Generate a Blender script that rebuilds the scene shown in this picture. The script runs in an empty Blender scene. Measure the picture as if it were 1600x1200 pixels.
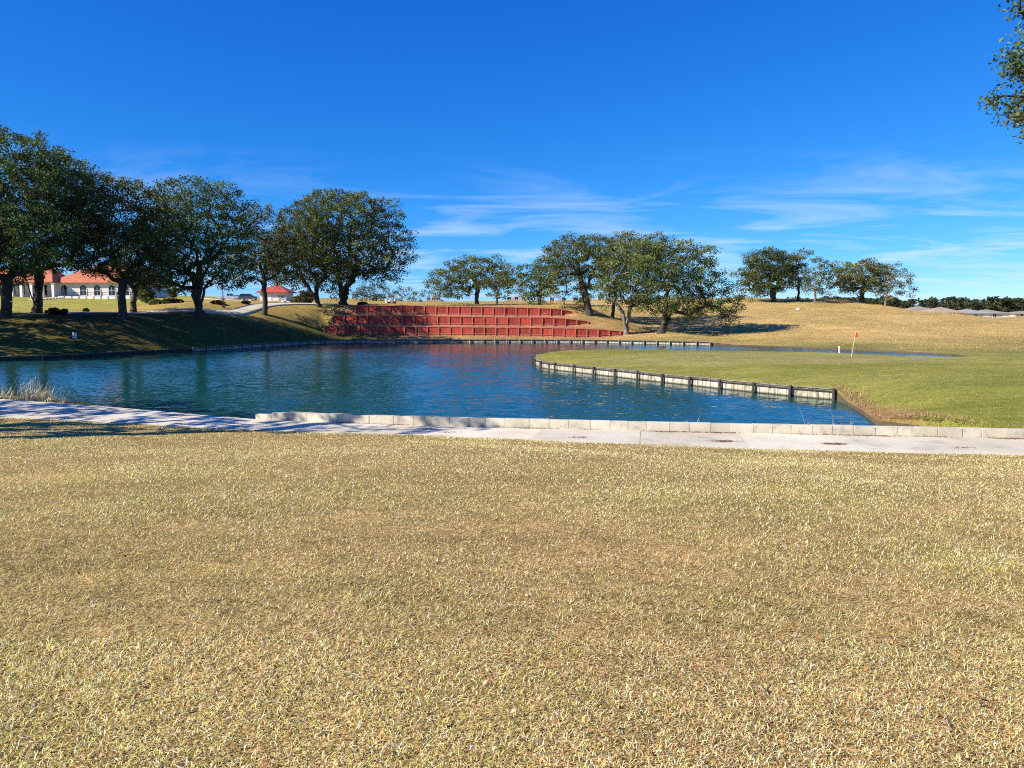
import bpy, bmesh, math, random
import numpy as np
from mathutils import Vector, Matrix
from mathutils.geometry import delaunay_2d_cdt

random.seed(7)
RNG = np.random.default_rng(11)
R = math.radians

# ------------------------------------------------------------------ camera
F = 1164.0                                  # focal length in pixels of a 1600 px wide picture
EYE = 4.8                                   # metres above the pond
TH = math.atan(115.0 / F)
scene = bpy.context.scene
COL = scene.collection
cam_d = bpy.data.cameras.new('camera')
cam_d.sensor_width = 36.0
cam_d.lens = 36.0 * F / 1600.0
cam_d.clip_start = 0.1
cam_d.clip_end = 9000.0
cam = bpy.data.objects.new('camera', cam_d)
COL.objects.link(cam)
cam.location = (0, 0, EYE)
cam.rotation_euler = (math.pi / 2 - TH, 0, 0)
scene.camera = cam

# ------------------------------------------------------------------ sky and sun
SUN_AZ = Vector((-0.905, -0.425)).normalized()
SUN_EL = R(33)
world = bpy.data.worlds.new('World')
scene.world = world
world.use_nodes = True
wn = world.node_tree.nodes
wl = world.node_tree.links
wn.clear()
w_out = wn.new('ShaderNodeOutputWorld')
w_bg = wn.new('ShaderNodeBackground')
w_bg.inputs['Strength'].default_value = 0.10
sky = wn.new('ShaderNodeTexSky')
sky.sky_type = 'NISHITA'
sky.sun_disc = False
sky.sun_elevation = SUN_EL
sky.sun_rotation = math.atan2(SUN_AZ.x, SUN_AZ.y)
sky.altitude = 0.0
sky.air_density = 0.7
sky.dust_density = 0.0
sky.ozone_density = 4.0
# the phone's colour response: a deeper, more saturated blue, the same all over the sky
s_sep = wn.new('ShaderNodeSeparateColor'); s_cmb = wn.new('ShaderNodeCombineColor')
wl.new(sky.outputs['Color'], s_sep.inputs[0])
for i_, (gain, power) in enumerate(((0.56, 1.75), (0.62, 1.0), (0.83, 0.6))):
    a_ = wn.new('ShaderNodeMath'); a_.operation = 'MULTIPLY'; a_.inputs[1].default_value = 0.1
    b_ = wn.new('ShaderNodeMath'); b_.operation = 'POWER'; b_.inputs[1].default_value = power
    c_ = wn.new('ShaderNodeMath'); c_.operation = 'MULTIPLY'; c_.inputs[1].default_value = 10.0 * gain
    wl.new(s_sep.outputs[i_], a_.inputs[0]); wl.new(a_.outputs[0], b_.inputs[0]); wl.new(b_.outputs[0], c_.inputs[0]); wl.new(c_.outputs[0], s_cmb.inputs[i_])
# thin cirrus low in the sky, laid on a flat layer far overhead, all the way round
tc = wn.new('ShaderNodeTexCoord')
sep = wn.new('ShaderNodeSeparateXYZ')
wl.new(tc.outputs['Generated'], sep.inputs[0])
def wmath(op, a, b=None, clamp=False):
    n = wn.new('ShaderNodeMath'); n.operation = op; n.use_clamp = clamp
    for i, s in enumerate((a, b)):
        if s is None: continue
        if isinstance(s, (int, float)): n.inputs[i].default_value = s
        else: wl.new(s, n.inputs[i])
    return n.outputs[0]
zz = wmath('MAXIMUM', sep.outputs[2], 0.0)
den = wmath('ADD', zz, 0.06)
cx = wmath('DIVIDE', sep.outputs[0], den)
cy = wmath('DIVIDE', sep.outputs[1], den)
cmb = wn.new('ShaderNodeCombineXYZ')
wl.new(cx, cmb.inputs[0]); wl.new(cy, cmb.inputs[1])
mp = wn.new('ShaderNodeMapping')
mp.inputs['Rotation'].default_value = (0, 0, R(25))
mp.inputs['Scale'].default_value = (0.7, 1.2, 1)
mp.inputs['Location'].default_value = (12.3, 5.1, 0)
wl.new(cmb.outputs[0], mp.inputs[0])
nz = wn.new('ShaderNodeTexNoise')
nz.inputs['Scale'].default_value = 1.0
nz.inputs['Detail'].default_value = 9
nz.inputs['Roughness'].default_value = 0.62
nz.inputs['Distortion'].default_value = 0.9
wl.new(mp.outputs[0], nz.inputs[0])
cr = wn.new('ShaderNodeMapRange')
cr.inputs[1].default_value = 0.47; cr.inputs[2].default_value = 0.82
wl.new(nz.outputs[0], cr.inputs[0])
fade = wn.new('ShaderNodeMapRange')
fade.inputs[1].default_value = 0.20; fade.inputs[2].default_value = 0.07
wl.new(sep.outputs[2], fade.inputs[0])
cm = wmath('MULTIPLY', cr.outputs[0], fade.outputs[0])
cm = wmath('MULTIPLY', cm, 0.92, True)
mixc = wn.new('ShaderNodeMix'); mixc.data_type = 'RGBA'
wl.new(cm, mixc.inputs[0])
wl.new(s_cmb.outputs[0], mixc.inputs[6])
mixc.inputs[7].default_value = (4.7, 5.5, 6.2, 1)
wl.new(mixc.outputs[2], w_bg.inputs['Color'])
wl.new(w_bg.outputs[0], w_out.inputs['Surface'])

sun_d = bpy.data.lights.new('sun', 'SUN')
sun_d.energy = 5.0
sun_d.angle = R(0.5)
sun_d.color = (1.0, 0.92, 0.79)
sun = bpy.data.objects.new('sun', sun_d)
COL.objects.link(sun)
SUN_DIR = Vector((SUN_AZ.x * math.cos(SUN_EL), SUN_AZ.y * math.cos(SUN_EL), math.sin(SUN_EL)))
sun.rotation_euler = SUN_DIR.to_track_quat('Z', 'Y').to_euler()
sun.location = (-30, -20, 60)

vs = scene.view_settings
vs.view_transform = 'Standard'
vs.look = 'None'
vs.exposure = 0.74
vs.gamma = 1.0
vs.use_curve_mapping = False
scene.render.engine = 'CYCLES'
scene.cycles.use_denoising = False
scene.cycles.filter_width = 1.05
scene.cycles.sample_clamp_indirect = 4.0
scene.cycles.max_bounces = 6
scene.cycles.transparent_max_bounces = 6

# ------------------------------------------------------------------ measuring helpers (photo pixels to places)
def ray(u, v):
    a = (u - 800.0) / F
    b = (600.0 - v) / F
    return Vector((a, math.cos(TH) + math.sin(TH) * b, -math.sin(TH) + math.cos(TH) * b))
def PX(u, v, d):
    r = ray(u, v)
    return Vector((0, 0, EYE)) + r * (d / r.y)
def PZ(u, v, z):
    r = ray(u, v)
    return Vector((0, 0, EYE)) + r * ((z - EYE) / r.z)

# ------------------------------------------------------------------ object helpers
def tag(o, label=None, cat=None, group=None, kind=None):
    if label: o['label'] = label
    if cat: o['category'] = cat
    if group: o['group'] = group
    if kind: o['kind'] = kind
    return o
def empty(name, loc=(0, 0, 0), rz=0.0):
    o = bpy.data.objects.new(name, None)
    o.location = loc; o.rotation_euler = (0, 0, rz)
    o.empty_display_size = 0.2
    COL.objects.link(o)
    return o
def link_mesh(name, me, parent=None, loc=None, rot=None, scale=None):
    o = bpy.data.objects.new(name, me)
    COL.objects.link(o)
    if parent: o.parent = parent
    if loc is not None: o.location = loc
    if rot is not None: o.rotation_euler = rot
    if scale is not None: o.scale = scale
    return o
class MB:
    """collects simple shapes into one mesh"""
    def __init__(s): s.v = []; s.f = []
    def add(s, vs_, fs):
        n = len(s.v); s.v += [tuple(p) for p in vs_]; s.f += [tuple(i + n for i in q) for q in fs]; return s
    def box(s, c, d, rz=0.0, taper=1.0):
        hx, hy, hz = d[0] / 2, d[1] / 2, d[2] / 2
        ca, sa = math.cos(rz), math.sin(rz); P = []
        for z, t in ((-hz, 1.0), (hz, taper)):
            for x, y in ((-hx, -hy), (hx, -hy), (hx, hy), (-hx, hy)):
                x2, y2 = x * t, y * t
                P.append((c[0] + x2 * ca - y2 * sa, c[1] + x2 * sa + y2 * ca, c[2] + z))
        return s.add(P, [(3, 2, 1, 0), (4, 5, 6, 7), (0, 1, 5, 4), (1, 2, 6, 5), (2, 3, 7, 6), (3, 0, 4, 7)])
    def tube(s, p, q, r0, r1=None, n=8, caps=True):
        r1 = r0 if r1 is None else r1
        p = Vector(p); q = Vector(q); d = (q - p).normalized()
        a = d.orthogonal().normalized(); b = d.cross(a); P = []
        for c, r in ((p, r0), (q, r1)):
            for k in range(n):
                t = 2 * math.pi * k / n
                P.append(c + a * (r * math.cos(t)) + b * (r * math.sin(t)))
        fs = [(k, (k + 1) % n, n + (k + 1) % n, n + k) for k in range(n)]
        if caps: fs += [tuple(range(n - 1, -1, -1)), tuple(range(n, 2 * n))]
        return s.add(P, fs)
    def prism(s, prof, y0, y1):
        """profile in (x,z) pushed out along y"""
        n = len(prof)
        P = [(x, y0, z) for x, z in prof] + [(x, y1, z) for x, z in prof]
        return s.add(P, [tuple(range(n)), tuple(range(2 * n - 1, n - 1, -1))] + [((k + 1) % n, k, n + k, n + (k + 1) % n) for k in range(n)])
    def poly(s, pts): return s.add(pts, [tuple(range(len(pts)))])
    def mesh(s, name, m, smooth=False, bevel=0.0):
        me = bpy.data.meshes.new(name)
        me.from_pydata(s.v, [], s.f)
        bm = bmesh.new(); bm.from_mesh(me)
        bmesh.ops.recalc_face_normals(bm, faces=bm.faces)
        if bevel > 0:
            bmesh.ops.bevel(bm, geom=list(bm.edges), offset=bevel, segments=1, affect='EDGES', clamp_overlap=True)
        if smooth:
            for f in bm.faces: f.smooth = True
        bm.to_mesh(me); bm.free()
        if m: me.materials.append(m)
        return me
    def build(s, name, m, parent=None, smooth=False, bevel=0.0, loc=None, rot=None):
        return link_mesh(name, s.mesh(name, m, smooth, bevel), parent, loc, rot)
def np_mesh(name, verts, faces, mat=None, col=None, smooth=False):
    """verts (n,3), faces (m,k) arrays; col (n,3) per-vertex colour"""
    me = bpy.data.meshes.new(name)
    verts = np.asarray(verts, dtype=np.float32); faces = np.asarray(faces, dtype=np.int32)
    m, k = faces.shape
    me.vertices.add(len(verts)); me.vertices.foreach_set('co', verts.ravel())
    me.loops.add(m * k); me.loops.foreach_set('vertex_index', faces.ravel())
    me.polygons.add(m); me.polygons.foreach_set('loop_start', np.arange(0, m * k, k, dtype=np.int32))
    me.update(calc_edges=True)
    if smooth: me.polygons.foreach_set('use_smooth', np.ones(m, dtype=bool))
    if col is not None:
        a = me.color_attributes.new('col', 'FLOAT_COLOR', 'POINT')
        c4 = np.ones((len(verts), 4), dtype=np.float32); c4[:, :3] = col
        a.data.foreach_set('color', c4.ravel())
    if mat: me.materials.append(mat)
    return me

# ------------------------------------------------------------------ materials
def new_mat(name):
    m = bpy.data.materials.new(name); m.use_nodes = True
    nt = m.node_tree; nt.nodes.clear()
    out = nt.nodes.new('ShaderNodeOutputMaterial')
    p = nt.nodes.new('ShaderNodeBsdfPrincipled')
    nt.links.new(p.outputs[0], out.inputs[0])
    return m, nt, p, out
def noise(nt, scale, detail=4, rough=0.55, coord=None, stretch=None, dist=0.0):
    n = nt.nodes.new('ShaderNodeTexNoise')
    n.inputs['Scale'].default_value = scale; n.inputs['Detail'].default_value = detail
    n.inputs['Roughness'].default_value = rough; n.inputs['Distortion'].default_value = dist
    g = nt.nodes.new('ShaderNodeNewGeometry') if coord is None else coord
    src = g.outputs['Position'] if coord is None else coord
    if stretch:
        mpn = nt.nodes.new('ShaderNodeMapping'); mpn.inputs['Scale'].default_value = stretch
        nt.links.new(src, mpn.inputs[0]); src = mpn.outputs[0]
    nt.links.new(src, n.inputs['Vector'])
    return n.outputs[0]
def ramp(nt, fac, stops):
    r = nt.nodes.new('ShaderNodeValToRGB')
    while len(r.color_ramp.elements) < len(stops): r.color_ramp.elements.new(0.5)
    for e, (p, c) in zip(r.color_ramp.elements, stops):
        e.position = p; e.color = (c[0], c[1], c[2], 1)
    nt.links.new(fac, r.inputs[0])
    return r.outputs[0]
def mixrgb(nt, fac, a, b, mode='MIX'):
    n = nt.nodes.new('ShaderNodeMix'); n.data_type = 'RGBA'; n.blend_type = mode
    for i, s in ((0, fac), (6, a), (7, b)):
        if isinstance(s, (int, float)): n.inputs[i].default_value = s
        elif isinstance(s, tuple): n.inputs[i].default_value = (s[0], s[1], s[2], 1)
        else: nt.links.new(s, n.inputs[i])
    return n.outputs[2]
def bump(nt, p, h, strength=0.3, dist=0.05):
    b = nt.nodes.new('ShaderNodeBump'); b.inputs['Strength'].default_value = strength; b.inputs['Distance'].default_value = dist
    nt.links.new(h, b.inputs['Height']); nt.links.new(b.outputs[0], p.inputs['Normal'])
def plain(name, c, rough=0.7, var=0.25, scale=3.0, bumpy=0.0, metal=0.0, stretch=None, spec=None):
    m, nt, p, o = new_mat(name)
    n = noise(nt, scale, 5, 0.6, stretch=stretch)
    lo = tuple(x * (1 - var) for x in c); hi = tuple(min(1, x * (1 + var)) for x in c)
    nt.links.new(ramp(nt, n, [(0.25, lo), (0.75, hi)]), p.inputs['Base Color'])
    p.inputs['Roughness'].default_value = rough; p.inputs['Metallic'].default_value = metal
    if spec is not None: p.inputs['Specular IOR Level'].default_value = spec
    if bumpy: bump(nt, p, n, bumpy, 0.03)
    return m
def glass_mat(name, c=(0.01, 0.012, 0.015)):
    m, nt, p, o = new_mat(name)
    p.inputs['Base Color'].default_value = (*c, 1); p.inputs['Roughness'].default_value = 0.05
    return m
def leaf_mat(name, transl=0.3, rough=0.55):
    m, nt, p, o = new_mat(name)
    a = nt.nodes.new('ShaderNodeAttribute'); a.attribute_name = 'col'
    nt.links.new(a.outputs['Color'], p.inputs['Base Color'])
    p.inputs['Roughness'].default_value = rough
    p.inputs['Specular IOR Level'].default_value = 0.16
    t = nt.nodes.new('ShaderNodeBsdfTranslucent')
    tcol = mixrgb(nt, 1.0, a.outputs['Color'], (1.2, 1.15, 0.5), 'MULTIPLY')
    nt.links.new(tcol, t.inputs[0])
    mx = nt.nodes.new('ShaderNodeMixShader'); mx.inputs[0].default_value = transl
    nt.links.new(p.outputs[0], mx.inputs[1]); nt.links.new(t.outputs[0], mx.inputs[2])
    nt.links.new(mx.outputs[0], o.inputs[0])
    return m
M = {}
M['leaf'] = leaf_mat('oak_leaves', 0.14, 0.65)
M['blade'] = leaf_mat('grass_blades', 0.25, 0.6)
M['bark'] = plain('bark', (0.060, 0.048, 0.038), 0.9, 0.5, 3.0, 0.6, stretch=(3, 3, 0.6))
M['pale_bark'] = plain('pale_bark', (0.19, 0.165, 0.135), 0.9, 0.35, 3.0, 0.4, stretch=(3, 3, 0.6))
M['concrete'] = None

def ground_mat():
    m, nt, p, o = new_mat('turf')
    a = nt.nodes.new('ShaderNodeAttribute'); a.attribute_name = 'col'
    n1 = noise(nt, 0.45, 7, 0.68, stretch=(0.55, 1.0, 1.0), dist=0.5)
    n2 = noise(nt, 9.0, 5, 0.7)
    n3 = noise(nt, 0.16, 5, 0.6, stretch=(0.5, 1.3, 1.0), dist=0.4)
    n4 = noise(nt, 70.0, 3, 0.7)
    n5 = noise(nt, 2.4, 5, 0.7, dist=0.6)
    n6 = noise(nt, 24.0, 4, 0.7, dist=0.8)
    c = mixrgb(nt, 1.0, a.outputs['Color'], ramp(nt, n1, [(0.30, (0.74, 0.77, 0.70)), (0.5, (1.0, 1.0, 1.0)), (0.70, (1.32, 1.28, 1.28))]), 'MULTIPLY')
    c = mixrgb(nt, 1.0, c, ramp(nt, n2, [(0.3, (0.72, 0.7, 0.66)), (0.7, (1.25, 1.25, 1.2))]), 'MULTIPLY')
    c = mixrgb(nt, 1.0, c, ramp(nt, n3, [(0.33, (0.86, 0.92, 0.80)), (0.67, (1.12, 1.08, 1.10))]), 'MULTIPLY')
    c = mixrgb(nt, 1.0, c, ramp(nt, n5, [(0.32, (0.72, 0.76, 0.66)), (0.5, (0.98, 0.98, 0.98)), (0.68, (1.30, 1.24, 1.25))]), 'MULTIPLY')
    c = mixrgb(nt, 1.0, c, ramp(nt, n6, [(0.36, (0.36, 0.33, 0.30)), (0.48, (0.98, 0.98, 0.98)), (0.66, (1.3, 1.28, 1.22))]), 'MULTIPLY')
    c = mixrgb(nt, 1.0, c, ramp(nt, n4, [(0.40, (0.16, 0.14, 0.12)), (0.50, (0.85, 0.85, 0.85)), (0.64, (1.7, 1.65, 1.55))]), 'MULTIPLY')  # fine dark specks paint the shadowed gaps between grass blades
    nt.links.new(c, p.inputs['Base Color'])
    p.inputs['Roughness'].default_value = 0.95
    p.inputs['Specular IOR Level'].default_value = 0.1
    bump(nt, p, n2, 0.5, 0.05)
    return m
M['turf'] = ground_mat()

def water_mat():
    m, nt, p, o = new_mat('pond_water')
    p.inputs['Base Color'].default_value = (0.008, 0.062, 0.054, 1)
    p.inputs['Roughness'].default_value = 0.04
    p.inputs['IOR'].default_value = 1.333
    g = nt.nodes.new('ShaderNodeNewGeometry')
    def ripple(scale, stretch, detail, dist, amp):
        mpn = nt.nodes.new('ShaderNodeMapping'); mpn.inputs['Scale'].default_value = stretch; mpn.inputs['Rotation'].default_value = (0, 0, R(14))
        nt.links.new(g.outputs['Position'], mpn.inputs[0])
        n = nt.nodes.new('ShaderNodeTexNoise'); n.inputs['Scale'].default_value = scale; n.inputs['Detail'].default_value = detail
        n.inputs['Roughness'].default_value = 0.55; n.inputs['Distortion'].default_value = dist
        nt.links.new(mpn.outputs[0], n.inputs['Vector'])
        sb = nt.nodes.new('ShaderNodeVectorMath'); sb.operation = 'SUBTRACT'; sb.inputs[1].default_value = (0.5, 0.5, 0.5)
        nt.links.new(n.outputs['Color'], sb.inputs[0])
        ml = nt.nodes.new('ShaderNodeVectorMath'); ml.operation = 'MULTIPLY'; ml.inputs[1].default_value = (amp * 0.7, amp, 0)
        nt.links.new(sb.outputs[0], ml.inputs[0])
        return ml.outputs[0]
    r1 = ripple(2.3, (0.5, 1.4, 1), 3, 0.6, 0.38)
    r2 = ripple(7.0, (0.6, 1.4, 1), 2, 0.3, 0.30)
    ad = nt.nodes.new('ShaderNodeVectorMath'); ad.operation = 'ADD'
    nt.links.new(r1, ad.inputs[0]); nt.links.new(r2, ad.inputs[1])
    # wind patches: ripples are stronger in some places than in others
    n3 = noise(nt, 0.08, 2, 0.5, stretch=(0.6, 1.2, 1))
    st = nt.nodes.new('ShaderNodeMapRange'); st.inputs[1].default_value = 0.35; st.inputs[2].default_value = 0.65
    st.inputs[3].default_value = 0.6; st.inputs[4].default_value = 1.25
    nt.links.new(n3, st.inputs[0])
    sc = nt.nodes.new('ShaderNodeVectorMath'); sc.operation = 'SCALE'
    nt.links.new(ad.outputs[0], sc.inputs[0]); nt.links.new(st.outputs[0], sc.inputs['Scale'])
    up = nt.nodes.new('ShaderNodeVectorMath'); up.operation = 'ADD'; up.inputs[1].default_value = (0.01, -0.035, 1)      # normals leaned toward the camera, so the pond mirrors higher sky
    nt.links.new(sc.outputs[0], up.inputs[0])
    nm = nt.nodes.new('ShaderNodeVectorMath'); nm.operation = 'NORMALIZE'
    nt.links.new(up.outputs[0], nm.inputs[0]); nt.links.new(nm.outputs[0], p.inputs['Normal'])
    return m
M['water'] = water_mat()

def red_wood():
    m, nt, p, o = new_mat('red_stained_timber')
    n1 = noise(nt, 1.0, 5, 0.65, stretch=(5.0, 1.0, 0.5))
    n2 = noise(nt, 0.5, 3, 0.5)
    oi = nt.nodes.new('ShaderNodeObjectInfo')
    c = ramp(nt, n1, [(0.28, (0.24, 0.026, 0.016)), (0.5, (0.46, 0.056, 0.030)), (0.75, (0.58, 0.115, 0.065))])
    c = mixrgb(nt, 1.0, c, ramp(nt, n2, [(0.3, (0.78, 0.8, 0.8)), (0.7, (1.18, 1.12, 1.1))]), 'MULTIPLY')
    c = mixrgb(nt, 1.0, c, ramp(nt, oi.outputs['Random'], [(0.0, (0.8, 0.78, 0.78)), (1.0, (1.15, 1.25, 1.25))]), 'MULTIPLY')
    nt.links.new(c, p.inputs['Base Color']); p.inputs['Roughness'].default_value = 0.8
    bump(nt, p, n1, 0.3, 0.02)
    return m
M['red'] = red_wood()
def pale_red():
    m, nt, p, o = new_mat('faded_red_timber')
    n1 = noise(nt, 2.0, 5, 0.65, stretch=(2.0, 1.0, 1.0))
    c = ramp(nt, n1, [(0.28, (0.36, 0.09, 0.062)), (0.72, (0.55, 0.20, 0.145))])
    nt.links.new(c, p.inputs['Base Color']); p.inputs['Roughness'].default_value = 0.8
    return m
M['red_pale'] = pale_red()
def stained_sheet():
    m, nt, p, o = new_mat('lichen_stained_boards')
    n1 = noise(nt, 1.6, 5, 0.7, stretch=(3.5, 3.5, 0.7))
    n2 = noise(nt, 0.6, 4, 0.6)
    c = ramp(nt, n1, [(0.30, (0.07, 0.06, 0.045)), (0.42, (0.28, 0.24, 0.185)), (0.53, (0.58, 0.54, 0.45)), (0.8, (0.74, 0.70, 0.60))])
    c = mixrgb(nt, 1.0, c, ramp(nt, n2, [(0.3, (0.7, 0.66, 0.58)), (0.7, (1.1, 1.1, 1.08))]), 'MULTIPLY')
    g = nt.nodes.new('ShaderNodeNewGeometry'); s = nt.nodes.new('ShaderNodeSeparateXYZ')
    nt.links.new(g.outputs['Position'], s.inputs[0])
    mr = nt.nodes.new('ShaderNodeMapRange'); mr.inputs[1].default_value = 0.02; mr.inputs[2].default_value = 0.13
    nt.links.new(s.outputs[2], mr.inputs[0])
    c = mixrgb(nt, mr.outputs[0], (0.035, 0.032, 0.018), c)      # algae line at the water
    nt.links.new(c, p.inputs['Base Color']); p.inputs['Roughness'].default_value = 0.9
    bump(nt, p, n1, 0.35, 0.02)
    return m
M['sheet'] = stained_sheet()
M['old_timber'] = plain('weathered_timber', (0.062, 0.052, 0.043), 0.9, 0.5, 2.5, 0.4, stretch=(1, 1, 1))
M['grey_timber'] = plain('grey_weathered_rail', (0.24, 0.215, 0.18), 0.9, 0.55, 2.0, 0.4)
def concrete(name, c, stain, sc=2.0, use_random=True):
    m, nt, p, o = new_mat(name)
    n1 = noise(nt, sc, 6, 0.7); n2 = noise(nt, sc * 12, 4, 0.6); n3 = noise(nt, sc * 0.35, 3, 0.5)
    col = ramp(nt, n1, [(0.27, stain), (0.46, c), (0.8, tuple(min(1, x * 1.12) for x in c))])
    col = mixrgb(nt, 1.0, col, ramp(nt, n2, [(0.3, (0.86, 0.86, 0.85)), (0.7, (1.1, 1.1, 1.1))]), 'MULTIPLY')
    col = mixrgb(nt, 1.0, col, ramp(nt, n3, [(0.35, (0.86, 0.85, 0.82)), (0.65, (1.08, 1.08, 1.08))]), 'MULTIPLY')
    if use_random:
        oi = nt.nodes.new('ShaderNodeObjectInfo')
        col = mixrgb(nt, 1.0, col, ramp(nt, oi.outputs['Random'], [(0.0, (0.88, 0.88, 0.87)), (1.0, (1.08, 1.07, 1.05))]), 'MULTIPLY')
    nt.links.new(col, p.inputs['Base Color']); p.inputs['Roughness'].default_value = 0.9
    p.inputs['Specular IOR Level'].default_value = 0.2
    bump(nt, p, n2, 0.25, 0.01)
    return m
M['concrete'] = concrete('path_concrete', (0.65, 0.59, 0.47), (0.46, 0.41, 0.33), 0.8)
M['block'] = concrete('pale_block', (0.57, 0.53, 0.43), (0.31, 0.285, 0.235), 2.2)
def tile_roof(name, c):
    m, nt, p, o = new_mat(name)
    n1 = noise(nt, 1.2, 4, 0.6)
    w = nt.nodes.new('ShaderNodeTexWave'); w.inputs['Scale'].default_value = 1.6; w.inputs['Distortion'].default_value = 0.4
    g = nt.nodes.new('ShaderNodeNewGeometry'); nt.links.new(g.outputs['Position'], w.inputs['Vector'])
    col = ramp(nt, n1, [(0.3, tuple(x * 0.75 for x in c)), (0.7, tuple(min(1, x * 1.2) for x in c))])
    col = mixrgb(nt, 1.0, col, ramp(nt, w.outputs['Fac'], [(0.0, (0.82, 0.8, 0.8)), (1.0, (1.08, 1.08, 1.08))]), 'MULTIPLY')
    nt.links.new(col, p.inputs['Base Color']); p.inputs['Roughness'].default_value = 0.85
    bump(nt, p, w.outputs['Fac'], 0.4, 0.06)
    return m
M['tile_orange'] = tile_roof('terracotta_tile', (0.52, 0.17, 0.085))
M['tile_red'] = tile_roof('red_tile', (0.46, 0.075, 0.05))
M['stucco'] = plain('white_stucco', (0.70, 0.68, 0.64), 0.9, 0.08, 1.5)
M['white'] = plain('white_paint', (0.78, 0.78, 0.76), 0.6, 0.05, 2.0)
M['glass'] = glass_mat('dark_glass')
M['dark'] = plain('dark_metal', (0.025, 0.025, 0.028), 0.5, 0.3, 2.0)
M['green_cloth'] = plain('green_canvas', (0.02, 0.22, 0.12), 0.85, 0.2, 2.0)
M['rubber'] = plain('tyre_rubber', (0.02, 0.02, 0.02), 0.85, 0.2, 4.0)
M['chrome'] = plain('wheel_alloy', (0.5, 0.5, 0.52), 0.35, 0.1, 4.0, metal=0.8)

def paint(name, c):
    m, nt, p, o = new_mat(name)
    n = noise(nt, 1.5, 3, 0.5)
    nt.links.new(ramp(nt, n, [(0.3, tuple(x * 0.92 for x in c)), (0.7, tuple(min(1, x * 1.06) for x in c))]), p.inputs['Base Color'])
    p.inputs['Roughness'].default_value = 0.35; p.inputs['Coat Weight'].default_value = 0.6; p.inputs['Coat Roughness'].default_value = 0.08
    return m

# ------------------------------------------------------------------ plan of the place
# near cart path: near edge and far edge at z = 0.5
Zp = 0.50
near_px = [(-260, 641), (-120, 646), (0, 652), (156, 659), (312, 669), (500, 675), (680, 681), (880, 690), (1100, 699), (1350, 705.5), (1600, 711), (1800, 716), (2100, 723)]
far_px = [(-260, 611), (-120, 618), (0, 624), (50, 627), (160, 635), (225, 641), (275, 645), (400, 655.5), (611, 664), (780, 668), (880, 671), (1100, 676), (1350, 681), (1600, 686), (1800, 690), (2100, 696)]
path_near = [PZ(u, v, Zp).xy for u, v in near_px]
path_far = [PZ(u, v, Zp).xy for u, v in far_px]
def lin(xs, ys, x): return float(np.interp(x, xs, ys))
pn = np.array([tuple(p) for p in path_near]); pf = np.array([tuple(p) for p in path_far])
pn = pn[np.argsort(pn[:, 0])]; pf = pf[np.argsort(pf[:, 0])]
def y_near(x): return np.interp(x, pn[:, 0], pn[:, 1])
def y_far(x): return np.interp(x, pf[:, 0], pf[:, 1])

CURB_X0 = PZ(400, 655.5, Zp).x
def w(u, v, z=0.0):
    p = PZ(u, v, z); return (p.x, p.y)
shore = []      # (x, y, top of the land, kind)
# behind the block kerb, from the right to the left
for x in np.linspace(16.2, CURB_X0, 14): shore.append((x, y_far(x) + 0.62, 0.35))
for x, dy, z in ((-11.5, 0.45, 0.4), (-13.5, 0.4, 0.42), (-15.5, 0.45, 0.42), (-17.5, 0.6, 0.4), (-19, 1.0, 0.35), (-20.5, 1.9, 0.3), (-22.5, 2.6, 0.3), (-25, 2.6, 0.3), (-29, 2.5, 0.3), (-36, 2.5, 0.3)):
    shore.append((x, y_far(x) + dy, z))
shore += [(-52, 46, .3), (-62, 53, .3), (-66, 60, .3), (-63, 65, .3), (-56, 68, .3)]
LEFT_EDGE = [(-4.2e1 - 6, 70.2)]
edge_px = [(0, 563.5), (60, 562.5), (110, 560.5), (150, 557.5), (200, 555), (262, 551.5), (300, 549.5)]
for u, v in edge_px: shore.append((*w(u, v), 0.38))
far_bulk_px = [(300, 549.5), (350, 547), (400, 543.5), (440, 541), (475, 538.8), (515, 537.2), (560, 536.3), (640, 536), (800, 536), (880, 536.2), (940, 536.8), (1000, 538), (1060, 539.2), (1110, 540.2)]
for u, v in far_bulk_px[1:]: shore.append((*w(u, v), 0.52))
for u, v in ((1150, 541), (1194, 541.8), (1240, 543.6), (1287, 545.6), (1340, 548), (1381, 550), (1440, 553), (1487, 555.4)): shore.append((*w(u, v), 0.22))
back_px = [(1512, 557, .5), (1487, 558, .6), (1412, 556.2, .7), (1319, 551.5, .7), (1225, 549.3, .7), (1100, 547.3, .7), (1040, 546, .7), (960, 545.8, .7), (900, 547, .65), (866, 549.5, .6), (846, 553, .55)]
for u, v, z in back_px: shore.append((*w(u, v, z), z))
green_bulk_px = [(837, 563), (837, 569), (843, 574), (858, 577), (875, 579.2), (924, 584.6), (980, 591), (1047, 598.8), (1089, 603.3), (1130, 607.8), (1182, 613.2), (1244, 619.8), (1306, 625)]
for u, v in green_bulk_px: shore.append((*w(u, v), 0.56))
for u, v, z in ((1322, 632, .2), (1338, 641, .2), (1354, 652, .2), (1368, 663, .22)): shore.append((*w(u, v), z))
shore.append((17.0, 27.8, 0.3))
shore = np.array(shore)
def resample(pts, step):
    out = []
    n = len(pts)
    for i in range(n):
        a, b = pts[i], pts[(i + 1) % n]
        k = max(1, int(np.hypot(*(b[:2] - a[:2])) / step))
        for j in range(k): out.append(a + (b - a) * j / k)
    return np.array(out)
shore_d = resample(shore, 1.2)
def inside(poly, P):
    x, y = P[:, 0], P[:, 1]
    c = np.zeros(len(P), bool)
    j = len(poly) - 1
    for i in range(len(poly)):
        xi, yi, xj, yj = poly[i, 0], poly[i, 1], poly[j, 0], poly[j, 1]
        cond = ((yi > y) != (yj > y))
        with np.errstate(divide='ignore', invalid='ignore'):
            c ^= cond & (x < (xj - xi) * (y - yi) / (yj - yi) + xi)
        j = i
    return c

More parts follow.
